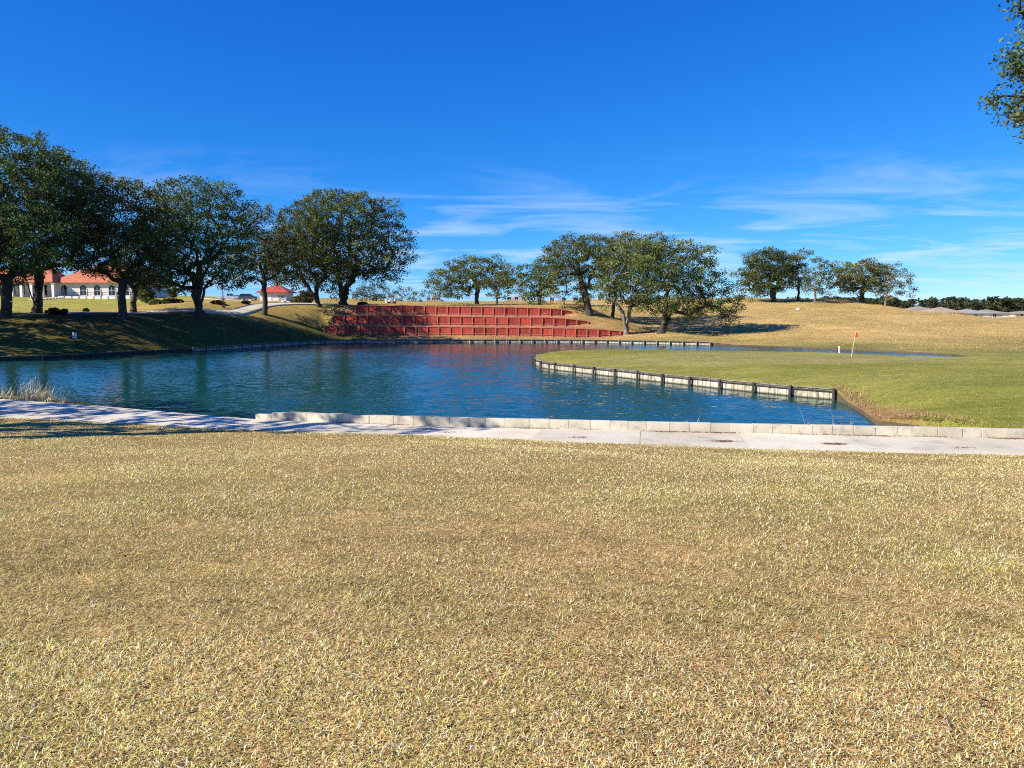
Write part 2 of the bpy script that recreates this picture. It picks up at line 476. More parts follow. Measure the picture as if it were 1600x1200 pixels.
# red terrace walls: (u, base v, top v)
TIERS = [
    (113.0, [(508, 523.5, 509.5), (560, 523.5, 509.5), (790, 525, 512), (844, 526, 512.3), (899, 527.5, 513.5), (934, 527, 515), (968, 525, 517.2), (986, 522.5, 519.8)], 27),
    (115.5, [(520, 508, 493), (600, 508, 493), (790, 509.3, 496), (852, 510, 496.3), (886, 509.5, 498.2), (919, 507, 502.2)], 22),
    (118.0, [(556, 491, 477.8), (620, 491, 477.8), (790, 494, 480.2), (854, 494, 482), (882, 493.5, 484), (895, 491.5, 487)], 19)]
WALL = []
for d, tab, n in TIERS:
    xs, bs, ts, ys = [], [], [], []
    umax = tab[-1][0]
    for u, vb, vt in tab:
        dd = d + max(0.0, (u - (umax - 90)) / 90.0) ** 2 * 1.3
        b = PX(u, vb, dd); t = PX(u, vt, dd)
        xs.append(b.x); bs.append(b.z); ts.append(t.z); ys.append(dd)
    WALL.append(dict(x=np.array(xs), b=np.array(bs), t=np.array(ts), y=np.array(ys), n=n))
def wv(i, k, x): return np.interp(x, WALL[i]['x'], WALL[i][k])

# ------------------------------------------------------------------ heights: a smooth surface through measured points
CP = []
for x in (-60, -40, -20, 0, 20, 40, 60):
    CP += [(x, -25, 4.6), (x, -10, 3.95), (x, 0, 3.2), (x, 10, 2.2), (x, 19, 1.22)]
for x in np.linspace(-32, 30, 12):
    CP += [(x, float(y_near(x)), 0.5), (x, float(y_far(x)) + 0.3, 0.45)]
for i in range(0, len(shore), 2): CP.append((shore[i, 0], shore[i, 1], shore[i, 2]))
def cpx(*L):
    for u, v, d in L:
        p = PX(u, v, d); CP.append((p.x, p.y, p.z))
cpx((0, 494, 82), (60, 490, 87), (110, 490, 88), (190, 496, 87), (205, 489, 95), (312, 489, 98), (400, 489, 107.5), (450, 484, 113), (497, 478.5, 120), (540, 475.5, 125))
cpx((-200, 494, 80), (0, 470, 140), (100, 471, 138), (200, 471, 142), (30, 481, 112), (150, 481, 115), (280, 478, 125), (380, 480, 130), (0, 461, 165), (180, 463, 165))
cpx((280, 466, 170), (370, 470, 190), (430, 471.5, 190), (480, 472.5, 160), (300, 463, 220), (450, 468, 250))
for x in np.linspace(-26, 17, 8):
    CP.append((x, float(wv(0, 'y', x)) - 0.4, float(wv(0, 'b', x))))
for x in np.linspace(-24, 9, 7):
    CP.append((x, float(wv(2, 'y', x)) + 0.4, float(wv(2, 't', x))))
for x in np.linspace(-26, 12, 7):
    for yy, vv in ((121.5, 478.3), (127.0, 477.6), (133.0, 477.2)):
        zq = PX(800, vv + 0.9 * max(0.0, x + 5) / 15, yy).z; CP.append((x, yy, zq))
for i in range(3): CP.append((WALL[i]['x'][-1] + 0.2, WALL[i]['y'][-1], 0.5 * (WALL[i]['b'][-1] + WALL[i]['t'][-1])))
cpx((600, 477, 135), (700, 477.6, 140), (800, 478.5, 140), (600, 475.5, 190), (720, 474, 190), (840, 476, 165), (650, 471, 290), (800, 471, 290), (950, 473, 240))
cpx((921, 493, 120), (957, 496.5, 126), (979, 512, 114), (1034, 519.5, 111), (1000, 481, 150), (1100, 483, 150), (1060, 501, 128), (1150, 506, 124), (1200, 496, 132), (1100, 530, 106.5), (1180, 530, 105))
cpx((1170, 469, 172), (1208, 472, 170), (1247, 471, 172), (1300, 466.5, 174), (1345, 471.5, 172), (1383, 477.5, 168), (1430, 491, 175), (1500, 498, 180), (1600, 500, 190), (1750, 502, 190))
cpx((1250, 500, 126), (1400, 505, 126), (1550, 510, 125), (1250, 522, 108), (1400, 531, 100), (1550, 537, 95), (1700, 545, 90))
cpx((1150, 567, 54), (1000, 563, 60), (1300, 560, 60), (1450, 566, 53), (1330, 590, 44), (1500, 580, 45), (1600, 600, 36), (1450, 620, 34), (1600, 645, 28.5), (1420, 650, 29.5), (1700, 560, 55))
CP += [(160, 60, 3), (160, 120, 5), (-160, 60, 5), (-170, 110, 8), (90, 280, 2.2), (180, 260, 2.2), (-160, 200, 9.5), (-60, 300, 9.5), (60, 300, 5), (-160, 300, 9), (0, 340, 7), (200, 340, 2)]
CP = np.array(CP)
# drop near-duplicates
keep = []
for i in range(len(CP)):
    if all(np.hypot(*(CP[i, :2] - CP[k, :2])) > 0.5 for k in keep): keep.append(i)
CP = CP[keep]
S = 50.0
def tps_k(r2): return np.where(r2 > 1e-12, 0.5 * r2 * np.log(np.maximum(r2, 1e-12)), 0.0)
n_cp = len(CP)
X = CP[:, :2] / S
K = tps_k(((X[:, None] - X[None]) ** 2).sum(-1)) + np.eye(n_cp) * 2e-4
Pm = np.hstack([np.ones((n_cp, 1)), X])
A = np.zeros((n_cp + 3, n_cp + 3)); A[:n_cp, :n_cp] = K; A[:n_cp, n_cp:] = Pm; A[n_cp:, :n_cp] = Pm.T
W = np.linalg.solve(A, np.concatenate([CP[:, 2], np.zeros(3)]))
def tps(P):
    Q = P / S
    out = np.zeros(len(Q))
    for s in range(0, len(Q), 20000):
        q = Q[s:s + 20000]
        out[s:s + 20000] = tps_k(((q[:, None] - X[None]) ** 2).sum(-1)) @ W[:n_cp] + W[n_cp] + q @ W[n_cp + 1:]
    return out
def sm(a, b, x):
    t = np.clip((x - a) / (b - a), 0, 1); return t * t * (3 - 2 * t)
def heights(P, relief=True):
    P = np.atleast_2d(np.asarray(P, float))
    x, y = P[:, 0], P[:, 1]
    z = tps(P)
    far = np.maximum.reduce([sm(190, 300, np.abs(x)), sm(300, 420, y), sm(-15, -40, y)])
    zf = np.where(y < 20, 4.2, 2.0)
    z = z * (1 - far) + zf * far
    if relief:
        amp = 0.05 + 0.16 * sm(90, 140, y)
        z = z + amp * sm(24, 40, y) * (np.sin(x * 0.31 + 1.3 * np.sin(y * 0.17)) * np.sin(y * 0.27 + 0.8 * np.sin(x * 0.21)))
        z = z + 0.02 * np.sin(x * 1.1 + 0.7 * np.sin(y * 0.9)) * np.sin(y * 0.8)
    # the terraces between the walls
    x0 = WALL[0]['x'][0]; x1 = WALL[0]['x'][-1]
    m = (x > x0 - 2) & (x < x1) & (y > 105) & (y < 125)
    if m.any():
        xx, yy, g = x[m], y[m], z[m]
        r = g.copy()
        ya, yb, yc = (wv(i, 'y', xx) for i in range(3))
        def val(i, k): 
            v = wv(i, k, xx)
            e = WALL[i]['x'][-1]
            return np.where(xx > e, (WALL[i]['b'][-1] + WALL[i]['t'][-1]) / 2 - (xx - e) * 0.13, v)
        T1, B2, T2, B3, T3, B1 = val(0, 't'), val(1, 'b'), val(1, 't'), val(2, 'b'), val(2, 't'), val(0, 'b')
        s1 = (yy >= ya) & (yy < yb); s2 = (yy >= yb) & (yy < yc)
        r[s1] = (T1 - 0.05 + (B2 - T1 + 0.08) * (yy - ya) / (yb - ya))[s1]
        r[s2] = (T2 - 0.05 + (B3 - T2 + 0.08) * (yy - yb) / (yc - yb))[s2]
        fr = (yy < ya) & (yy > ya - 1.5); r[fr] = (g * np.clip((ya - yy) / 1.5, 0, 1) + B1 * (1 - np.clip((ya - yy) / 1.5, 0, 1)))[fr]
        bk = (yy >= yc) & (yy < yc + 2.0); r[bk] = (g * np.clip((yy - yc) / 2, 0, 1) + (T3 - 0.04) * (1 - np.clip((yy - yc) / 2, 0, 1)))[bk]
        wl_ = sm(x0 - 2, x0, xx)
        z[m] = r * wl_ + g * (1 - wl_)
    # bed of the near path
    bed = (y > y_near(x) - 0.05) & (y < y_far(x) + 0.30) & (y < 60)
    z = np.where(bed, np.minimum(z, 0.42), z)
    return z
def hz(x, y): return float(heights([(x, y)])[0])

def zone_colour(P, z):
    x, y = P[:, 0], P[:, 1]
    def mixc_(a, b, t): return a * (1 - t[:, None]) + b * t[:, None]
    def C(*c): return np.tile(np.array(c, float), (len(P), 1))
    nzv = (np.sin(x * 0.23 + 2 * np.sin(y * 0.11)) + np.sin(y * 0.31 + 1.7 * np.sin(x * 0.13))) * 0.25 + 0.5
    lawn = C(0.37, 0.262, 0.108)
    green = mixc_(C(0.25, 0.255, 0.055), C(0.34, 0.32, 0.085), nzv)
    hill = mixc_(C(0.60, 0.43, 0.18), C(0.52, 0.37, 0.15), nzv)
    hill = mixc_(hill, C(0.25, 0.235, 0.075), np.clip(1 - (z - 0.45) / 0.7, 0, 1) * (0.4 + 0.6 * nzv))
    bank = mixc_(C(0.135, 0.140, 0.036), C(0.15, 0.105, 0.045), nzv)  # bank turf and oak litter, darkened to stand for deep shade under the oaks
    club = mixc_(C(0.36, 0.37, 0.07), C(0.44, 0.38, 0.10), nzv)
    field = mixc_(C(0.50, 0.36, 0.125), C(0.42, 0.32, 0.105), nzv)
    dirt = mixc_(C(0.44, 0.29, 0.14), C(0.46, 0.20, 0.12), sm(112.3, 112.9, y) * sm(0.5, -0.5, x - np.interp(y, [112.5, 115.2, 118], [16.5, 11.0, 8.5])))
    col = green.copy()
    # beyond the channel: the dry hill
    ch = np.interp(x, [-5, 26, 45, 70, 110], [100, 97, 80, 72, 60])
    col = mixc_(col, hill, sm(0, 5, y - ch))
    # field behind the walls
    t = sm(117, 121, y) * sm(14, 2, x)
    col = mixc_(col, field, t)
    # strip of bare soil round the walls
    t = sm(108.5, 110, y) * sm(121, 119, y) * sm(26, 16, x) * sm(-31, -27, x)
    col = mixc_(col, dirt, t)
    # left bank, the lawn of the clubhouse, the dry slope to the parking place
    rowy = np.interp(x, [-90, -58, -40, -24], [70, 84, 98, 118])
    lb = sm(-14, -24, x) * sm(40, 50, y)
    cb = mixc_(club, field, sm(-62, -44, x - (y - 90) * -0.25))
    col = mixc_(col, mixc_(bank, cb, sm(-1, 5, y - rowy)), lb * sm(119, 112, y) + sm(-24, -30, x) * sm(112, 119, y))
    # putting surface: paler close-cut turf
    c = PZ(1230, 559, 0.95)
    e = ((x - c.x) / 15.5) ** 2 + ((y - c.y) / 8.5) ** 2
    col = mixc_(col, C(0.34, 0.315, 0.115), sm(1.15, 0.85, e))
    # dead grass on the little bank at the end of the green bulkhead
    b = PZ(1350, 641, 0.1)
    e = ((x - b.x + 0.5) / 1.35) ** 2 + ((y - b.y) / 6.5) ** 2
    col = mixc_(col, C(0.36, 0.22, 0.11), sm(1.2, 0.4, e))
    # near lawn
    col = mixc_(col, lawn, sm(0.6, -0.2, y - y_near(x)) * (y < 60))
    return col

def build_ground():
    pts = []
    def grid(x0, x1, y0, y1, st, hole=None):
        xs = np.arange(x0, x1 + 1e-6, st); ys = np.arange(y0, y1 + 1e-6, st)
        g = np.stack(np.meshgrid(xs, ys), -1).reshape(-1, 2)
        g = g + RNG.uniform(-0.3, 0.3, g.shape) * st
        if hole is not None:
            hx0, hx1, hy0, hy1 = hole
            g = g[~((g[:, 0] > hx0) & (g[:, 0] < hx1) & (g[:, 1] > hy0) & (g[:, 1] < hy1))]
        pts.append(g)
    A_ = (-48, 40, -14, 36); B_ = (-115, 95, -14, 136); C_ = (-300, 300, -60, 420); D_ = (-1000, 1000, -400, 1500); E_ = (-6000, 6000, -3000, 7000)
    grid(*A_, 0.8)
    grid(*B_, 1.7, A_)
    grid(*C_, 7.0, B_)
    grid(*D_, 90.0, C_)
    grid(*E_, 900.0, D_)
    P = np.vstack(pts)
    P = P[~inside(shore_d, P)]
    # keep clear of the shore line and of the wall lines, which get vertices of their own
    dmin = np.full(len(P), 1e9)
    for s in range(0, len(shore_d), 60):
        q = shore_d[s:s + 60, :2]
        dmin = np.minimum(dmin, np.sqrt(((P[:, None] - q[None]) ** 2).sum(-1)).min(1))
    ok = dmin > 0.55
    for i in range(3):
        xx = P[:, 0]
        inw = (xx > WALL[i]['x'][0] - 0.4) & (xx < WALL[i]['x'][-1] + 0.4)
        ok &= ~(inw & (np.abs(P[:, 1] - wv(i, 'y', xx)) < 0.5))
    P = P[ok]
    V = [tuple(p) for p in P]; E = []
    zfix = {}
    n0 = len(V)
    for i, p in enumerate(shore_d):
        V.append((p[0], p[1])); zfix[n0 + i] = p[2] - 0.03
    for i in range(len(shore_d)): E.append((n0 + i, n0 + (i + 1) % len(shore_d)))
    for i in range(3):
        for side, key in ((-0.02, 'b'), (0.12, 't')):
            a = len(V)
            xs = np.arange(WALL[i]['x'][0], WALL[i]['x'][-1], 0.9)
            for k, x in enumerate(xs):
                V.append((x, float(wv(i, 'y', x)) + side)); zfix[a + k] = float(wv(i, key, x)) + (-0.05 if key == 't' else 0.03)
            E += [(a + k, a + k + 1) for k in range(len(xs) - 1)]
    res = delaunay_2d_cdt([Vector(p) for p in V], E, [], 0, 1e-5)
    vo, eo, fo, ov = res[0], res[1], res[2], res[3]
    XY = np.array([tuple(p) for p in vo])
    Z = heights(XY)
    for i, orig in enumerate(ov):
        for o in orig:
            if o in zfix: Z[i] = zfix[o]
    Fc = np.array([tuple(f) for f in fo if len(f) == 3])
    cen = XY[Fc].mean(1)
    Fc = Fc[~inside(shore_d, cen)]
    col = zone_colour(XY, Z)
    used = np.unique(Fc)
    remap = -np.ones(len(XY), int); remap[used] = np.arange(len(used))
    verts = np.column_stack([XY, Z])[used]
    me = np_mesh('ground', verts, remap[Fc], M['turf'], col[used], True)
    o = link_mesh('ground', me); tag(o, kind='structure')
    # the earth face below the shore line, down to the pond bed
    n = len(shore_d)
    sv = np.vstack([np.column_stack([shore_d[:, :2], shore_d[:, 2] - 0.03]), np.column_stack([shore_d[:, :2], np.full(n, -1.2)])])
    sf = [(i, (i + 1) % n, n + (i + 1) % n, n + i) for i in range(n)]
    me = np_mesh('pond_bank', sv, sf, M['bank_soil'])
    tag(link_mesh('pond_bank', me), kind='structure')
M['bank_soil'] = plain('damp_soil', (0.10, 0.075, 0.045), 0.95, 0.4, 2.0, 0.5)
build_ground()

# pond: a sheet of water and its bed
def build_pond():
    big = resample(shore, 3.0)
    c = big[:, :2].mean(0)
    V = [Vector((p[0], p[1])) for p in big]
    n = len(V)
    res = delaunay_2d_cdt(V, [(i, (i + 1) % n) for i in range(n)], [], 1, 1e-5)
    XY = np.array([tuple(p) for p in res[0]])
    Fc = np.array([tuple(f) for f in res[2]])
    me = np_mesh('pond_water', np.column_stack([XY, np.zeros(len(XY))]), Fc, M['water'])
    tag(link_mesh('pond_water', me), kind='structure')
build_pond()

# ------------------------------------------------------------------ the near cart path: concrete slabs between saw-cut joints
def build_path():
    path = empty('cart_path', (0, 24, Zp)); tag(path, kind='structure')
    xs = np.arange(-36, 34.1, 0.5)
    joints = [-36, -31.5, -27, -23, -19, -15.2, -11.2, -7.4, -3.4, 0.6, 4.1, 7.5, 10.9, 14.4, 18.2, 22.5, 27, 34]
    for a, b in zip(joints[:-1], joints[1:]):
        xx = np.arange(a + 0.008, b - 0.008, 0.5); xx = np.append(xx, b - 0.008)
        top = []
        tilt = random.uniform(-0.006, 0.006)
        skew = 0.55                                          # joints run square to the path
        N = [(x + 0.0, float(y_near(x)) - 0.06 + random.uniform(-.03, .03)) for x in xx]
        Fr = [(x + skew * (0.9 if x > -18 else 1.2), float(y_far(x + skew * (0.9 if x > -18 else 1.2))) + 0.02) for x in xx]
        mb = MB(); k = len(xx)
        P = [(p[0], p[1] - 24, tilt) for p in N] + [(p[0], p[1] - 24, tilt + 0.01) for p in Fr]
        P += [(p[0], p[1], p[2] - 0.14) for p in P]
        fs = []
        for i in range(k - 1):
            fs.append((i, i + 1, k + i + 1, k + i))
            fs.append((i, 2 * k + i, 2 * k + i + 1, i + 1))
            fs.append((k + i, k + i + 1, 3 * k + i + 1, 3 * k + i))
        fs += [(0, k, 3 * k, 2 * k), (k - 1, 3 * k - 1, 4 * k - 1, 2 * k - 1)]
        mb.add(P, fs)
        mb.build('slab', M['concrete'], path)
build_path()

# kerb of pale concrete blocks along the pond side of the path
def build_kerb():
    root = empty('block_kerb', (CURB_X0, float(y_far(CURB_X0)), Zp))
    tag(root, 'long low kerb of pale concrete blocks between path and pond', 'kerb')
    x = CURB_X0
    k = 0
    shapes = []
    for q in range(4):
        mb = MB(); mb.box((0.5, 0, 0.155), (1.0, 0.26, 0.35))
        me = mb.mesh('block', M['block'], bevel=0.010)
        for vtx in me.vertices:
            vtx.co.z += random.uniform(-.006, .006); vtx.co.y += random.uniform(-.006, .006)
        shapes.append(me)
    while x < 27:
        L = random.choice((0.62, 0.66, 0.7, 0.72, 0.78, 0.95 if x < 0 else 0.7))
        x2 = x + L
        y1, y2 = float(y_far(x)) + 0.16, float(y_far(x2)) + 0.16
        a = math.atan2(y2 - y1, x2 - x)
        o = link_mesh('block', shapes[k % 4], root)
        hs = 1.0 if k > 1 else (0.62, 0.86)[k]
        o.location = (x - root.location.x, y1 - root.location.y + random.uniform(-.012, .012), 0)
        o.rotation_euler = (random.uniform(-.012, .012), random.uniform(-.006, .006), a + random.uniform(-.008, .008))
        o.scale = (math.hypot(L, y2 - y1) - 0.007, 1, hs * random.uniform(0.97, 1.02))
        x = x2; k += 1
build_kerb()

# ------------------------------------------------------------------ timber bulkheads at the water
def line_points(pts, n=None, step=None):
    pts = [Vector(p) for p in pts]
    cum = [0.0]
    for a, b in zip(pts[:-1], pts[1:]): cum.append(cum[-1] + (b - a).length)
    if n is None: n = max(1, int(round(cum[-1] / step)))
    out = []
    for i in range(n + 1):
        s = cum[-1] * i / n
        k = min(max(np.searchsorted(cum, s) - 1, 0), len(pts) - 2)
        t = (s - cum[k]) / max(1e-6, cum[k + 1] - cum[k])
        out.append(pts[k].lerp(pts[k + 1], t))
    return out
def bulkhead(name, label, pts, step, top, side, post_h=0.08, post_r=0.09, mats=('sheet', 'old_timber', 'grey_timber'), rail_h=0.065, wobble=0.015):
    """side = +1 when the water lies to the left of the direction of travel"""
    P = line_points([(x, y, 0) for x, y in pts], step=step)
    root = empty(name, P[0]); tag(root, label, 'bulkhead')
    mb = MB()
    for i in range(8):                                       # eight upright boards to a panel
        mb.box(((i + 0.5) / 8.0, 0.0 + (0.006 if i % 2 else -0.006), (top - 0.9) / 2), (1 / 8.0 - 0.006, 0.05, top + 0.9))
    panel_me = mb.mesh('panel', M[mats[0]])
    mb = MB(); mb.tube((0, 0, -1.0), (0, 0, top + post_h), post_r, post_r * 0.93, 9)
    post_me = mb.mesh('post', M[mats[1]])
    mb = MB(); mb.box((0.5, 0, 0), (1.0, 0.10, rail_h)); rail_me = mb.mesh('rail', M['old_timber'], bevel=0.008)
    mb = MB(); mb.box((0.5, 0, 0), (1.0, 0.20, 0.035)); cap_me = mb.mesh('cap_board', M[mats[2]], bevel=0.008)
    for i, (a, b) in enumerate(zip(P[:-1], P[1:])):
        d = b - a; L = d.length; ang = math.atan2(d.y, d.x)
        nrm = Vector((-d.y, d.x, 0)).normalized() * side
        o = link_mesh('panel', panel_me, root, a - P[0] + nrm * 0.06, (0, 0, ang), (L - 0.01, 1, 1))
        dz = random.uniform(-wobble, wobble)
        o = link_mesh('rail', rail_me, root, a - P[0] + nrm * 0.15 + Vector((0, 0, top - 0.09 + dz)), (0, 0, ang), (L - 0.02, 1, 1))
        o = link_mesh('cap_board', cap_me, root, a - P[0] + nrm * 0.07 + Vector((0, 0, top + 0.02 + dz)), (0, random.uniform(-.004, .004), ang), (L - 0.02, 1, 1))
    for i, a in enumerate(P):
        d = (P[min(i + 1, len(P) - 1)] - P[max(i - 1, 0)])
        nrm = Vector((-d.y, d.x, 0)).normalized() * side
        link_mesh('post', post_me, root, a - P[0] + nrm * 0.29 + Vector((0, 0, random.uniform(-.05, .03))), (random.uniform(-.03, .03), random.uniform(-.03, .03), random.uniform(0, 6)))
    return root
gpts = [w(u, v) for u, v in green_bulk_px[1:]]
bulkhead('timber_bulkhead', 'timber bulkhead of whitish stained boards and dark posts holding up the green', gpts, 2.35, 0.56, -1)
fpts = [w(u, v) for u, v in far_bulk_px]
bulkhead('timber_bulkhead', 'long bulkhead on the far shore below the red terraced walls', fpts, 1.82, 0.52, -1, post_h=0.06, post_r=0.10, mats=('sheet', 'grey_timber', 'grey_timber'))
epts = [(-56, 68.0), (-50, 69.3)] + [w(u, v) for u, v in edge_px]
bulkhead('timber_edging', 'low dark timber edging of the shaded left bank', epts, 2.4, 0.38, -1, post_h=0.03, post_r=0.09, mats=('old_timber', 'old_timber', 'grey_timber'))

# ------------------------------------------------------------------ red terraced retaining walls
def build_wall(i, label):
    Wd = WALL[i]
    n = Wd['n']
    x0, x1 = Wd['x'][0], Wd['x'][-1]
    xs = np.linspace(x0, x1, n + 1)
    # the last bays of each wall step down with the slope
    root = empty('retaining_wall', (x0, float(wv(i, 'y', x0)), float(wv(i, 'b', x0))))
    tag(root, label, 'retaining wall', 'red terraced retaining walls')
    o0 = root.location.copy()
    Yo = 0.0
    for k in range(n):
        a, b = xs[k], xs[k + 1]
        ya, yb = float(wv(i, 'y', a)), float(wv(i, 'y', b))
        ba, bb, ta, tb = (float(wv(i, 'b', a)), float(wv(i, 'b', b)), float(wv(i, 't', a)), float(wv(i, 't', b)))
        mb = MB(); nb = 9
        for j in range(nb):
            s0, s1 = j / nb, (j + 1) / nb
            xa, xb = a + (b - a) * s0 + 0.004, a + (b - a) * s1 - 0.004
            f = 0.012 * random.uniform(-1, 1)
            P = []
            for (xx, s) in ((xa, s0), (xb, s1)):
                yy = ya + (yb - ya) * s + Yo; zb = ba + (bb - ba) * s - 0.3; zt = ta + (tb - ta) * s - 0.03
                P += [(xx, yy + f, zb), (xx, yy + f, zt), (xx, yy + 0.06, zt), (xx, yy + 0.06, zb)]
            P = [(p[0] - o0.x, p[1] - o0.y, p[2] - o0.z) for p in P]
            mb.add(P, [(0, 1, 2, 3), (4, 7, 6, 5), (0, 4, 5, 1), (1, 5, 6, 2), (2, 6, 7, 3), (3, 7, 4, 0)])
        mb.build('panel', M['red'], root)
        ang = math.atan2(yb - ya, b - a); L = math.hypot(b - a, yb - ya)
        h = min(ta - ba, tb - bb)
        def bar(name, za, zb, hh, dp, off, mat):
            mb = MB(); P = []
            for xx, yy, z in ((a, ya, za), (b, yb, zb)):
                P += [(xx, yy + off - dp, z - hh / 2), (xx, yy + off - dp, z + hh / 2), (xx, yy + off, z + hh / 2), (xx, yy + off, z - hh / 2)]
            P = [(p[0] - o0.x, p[1] - o0.y, p[2] - o0.z) for p in P]
            mb.add(P, [(0, 1, 2, 3), (4, 7, 6, 5), (0, 4, 5, 1), (1, 5, 6, 2), (2, 6, 7, 3), (3, 7, 4, 0)])
            mb.build(name, mat, root)
        bar('cap_board', ta, tb, 0.07, 0.16, 0.10, M['red_pale'])
        if h > 0.7: bar('lower_rail', ba + 0.30, bb + 0.30, 0.10, 0.05, -0.015, M['red_pale'])
    for k in range(n + 1):
        x = xs[k]; y = float(wv(i, 'y', x)); zb = float(wv(i, 'b', x)); zt = float(wv(i, 't', x))
        mb = MB(); hh = zt - zb + 0.3 - 0.037
        mb.box((x - o0.x, y - 0.062 - o0.y, zb - 0.3 + hh / 2 - o0.z), (0.15, 0.10, hh))
        mb.build('post', M['red_pale'], root, bevel=0.008)
build_wall(0, 'lowest and longest red timber retaining wall, just above the far shore')
build_wall(1, 'middle red timber retaining wall of the three terraces')
build_wall(2, 'topmost red timber retaining wall below the golf cart')

# ------------------------------------------------------------------ trees
def tube_mesh(segs, n=6):
    """segs: array rows p(3), q(3), r0, r1"""
    S_ = np.asarray(segs, float)
    p, q, r0, r1 = S_[:, :3], S_[:, 3:6], S_[:, 6], S_[:, 7]
    d = q - p; d /= np.maximum(np.linalg.norm(d, axis=1, keepdims=True), 1e-6)
    ref = np.where(np.abs(d[:, 2:3]) > 0.9, np.array([[1.0, 0, 0]]), np.array([[0, 0, 1.0]]))
    a = np.cross(d, ref); a /= np.linalg.norm(a, axis=1, keepdims=True); b = np.cross(d, a)
    t = np.arange(n) * 2 * math.pi / n
    ring = a[:, None, :] * np.cos(t)[None, :, None] + b[:, None, :] * np.sin(t)[None, :, None]
    V = np.concatenate([p[:, None] + ring * r0[:, None, None], q[:, None] + ring * r1[:, None, None]], 1)
    m = len(S_)
    k = np.arange(n); k2 = (k + 1) % n
    quad = np.stack([k, k2, n + k2, n + k], 1)
    Fq = (np.arange(m) * 2 * n)[:, None, None] + quad[None]
    return V.reshape(-1, 3), Fq.reshape(-1, 4)
def leaves(tips, spread, per, size, rng, base_col, var, flat=0.65, tip_var=0.25):
    T = np.repeat(tips, per, axis=0)
    m = len(T)
    off = rng.normal(0, 1, (m, 3)); off /= np.linalg.norm(off, axis=1, keepdims=True)
    off *= (rng.uniform(0, 1, (m, 1)) ** 0.5) * np.repeat(spread, per)[:, None] * np.array([1, 1, flat])
    c = T + off
    nn = rng.normal(0, 1, (m, 3)) + np.array([0, 0, 0.55]); nn /= np.linalg.norm(nn, axis=1, keepdims=True)
    a = np.cross(nn, rng.normal(0, 1, (m, 3))); a /= np.maximum(np.linalg.norm(a, axis=1, keepdims=True), 1e-6)
    b = np.cross(nn, a)
    s = size * rng.uniform(0.6, 1.35, (m, 1))
    V = np.stack([c - a * s, c - b * s * 0.48 + nn * s * 0.12, c + a * s, c + b * s * 0.48 + nn * s * 0.12], 1)
    tv = rng.normal(0, tip_var, len(tips)); hv = rng.normal(0, 1, len(tips))
    f = np.exp(np.repeat(tv, per) + rng.normal(0, var, m))
    col = np.array(base_col)[None] * f[:, None]
    hue = np.repeat(hv, per) * 0.10 + rng.normal(0, 0.12, m)
    col[:, 0] *= np.exp(hue); col[:, 2] *= np.exp(-hue * 0.6)
    brown = rng.uniform(0, 1, m) < 0.025
    col[brown] = col[brown] * 0.3 + np.array([0.10, 0.055, 0.02])
    return V.reshape(-1, 3), (np.arange(m)[:, None] * 4 + np.arange(4)[None]), np.repeat(np.clip(col, 0, 1), 4, axis=0)
OAK = (0.098, 0.122, 0.030)
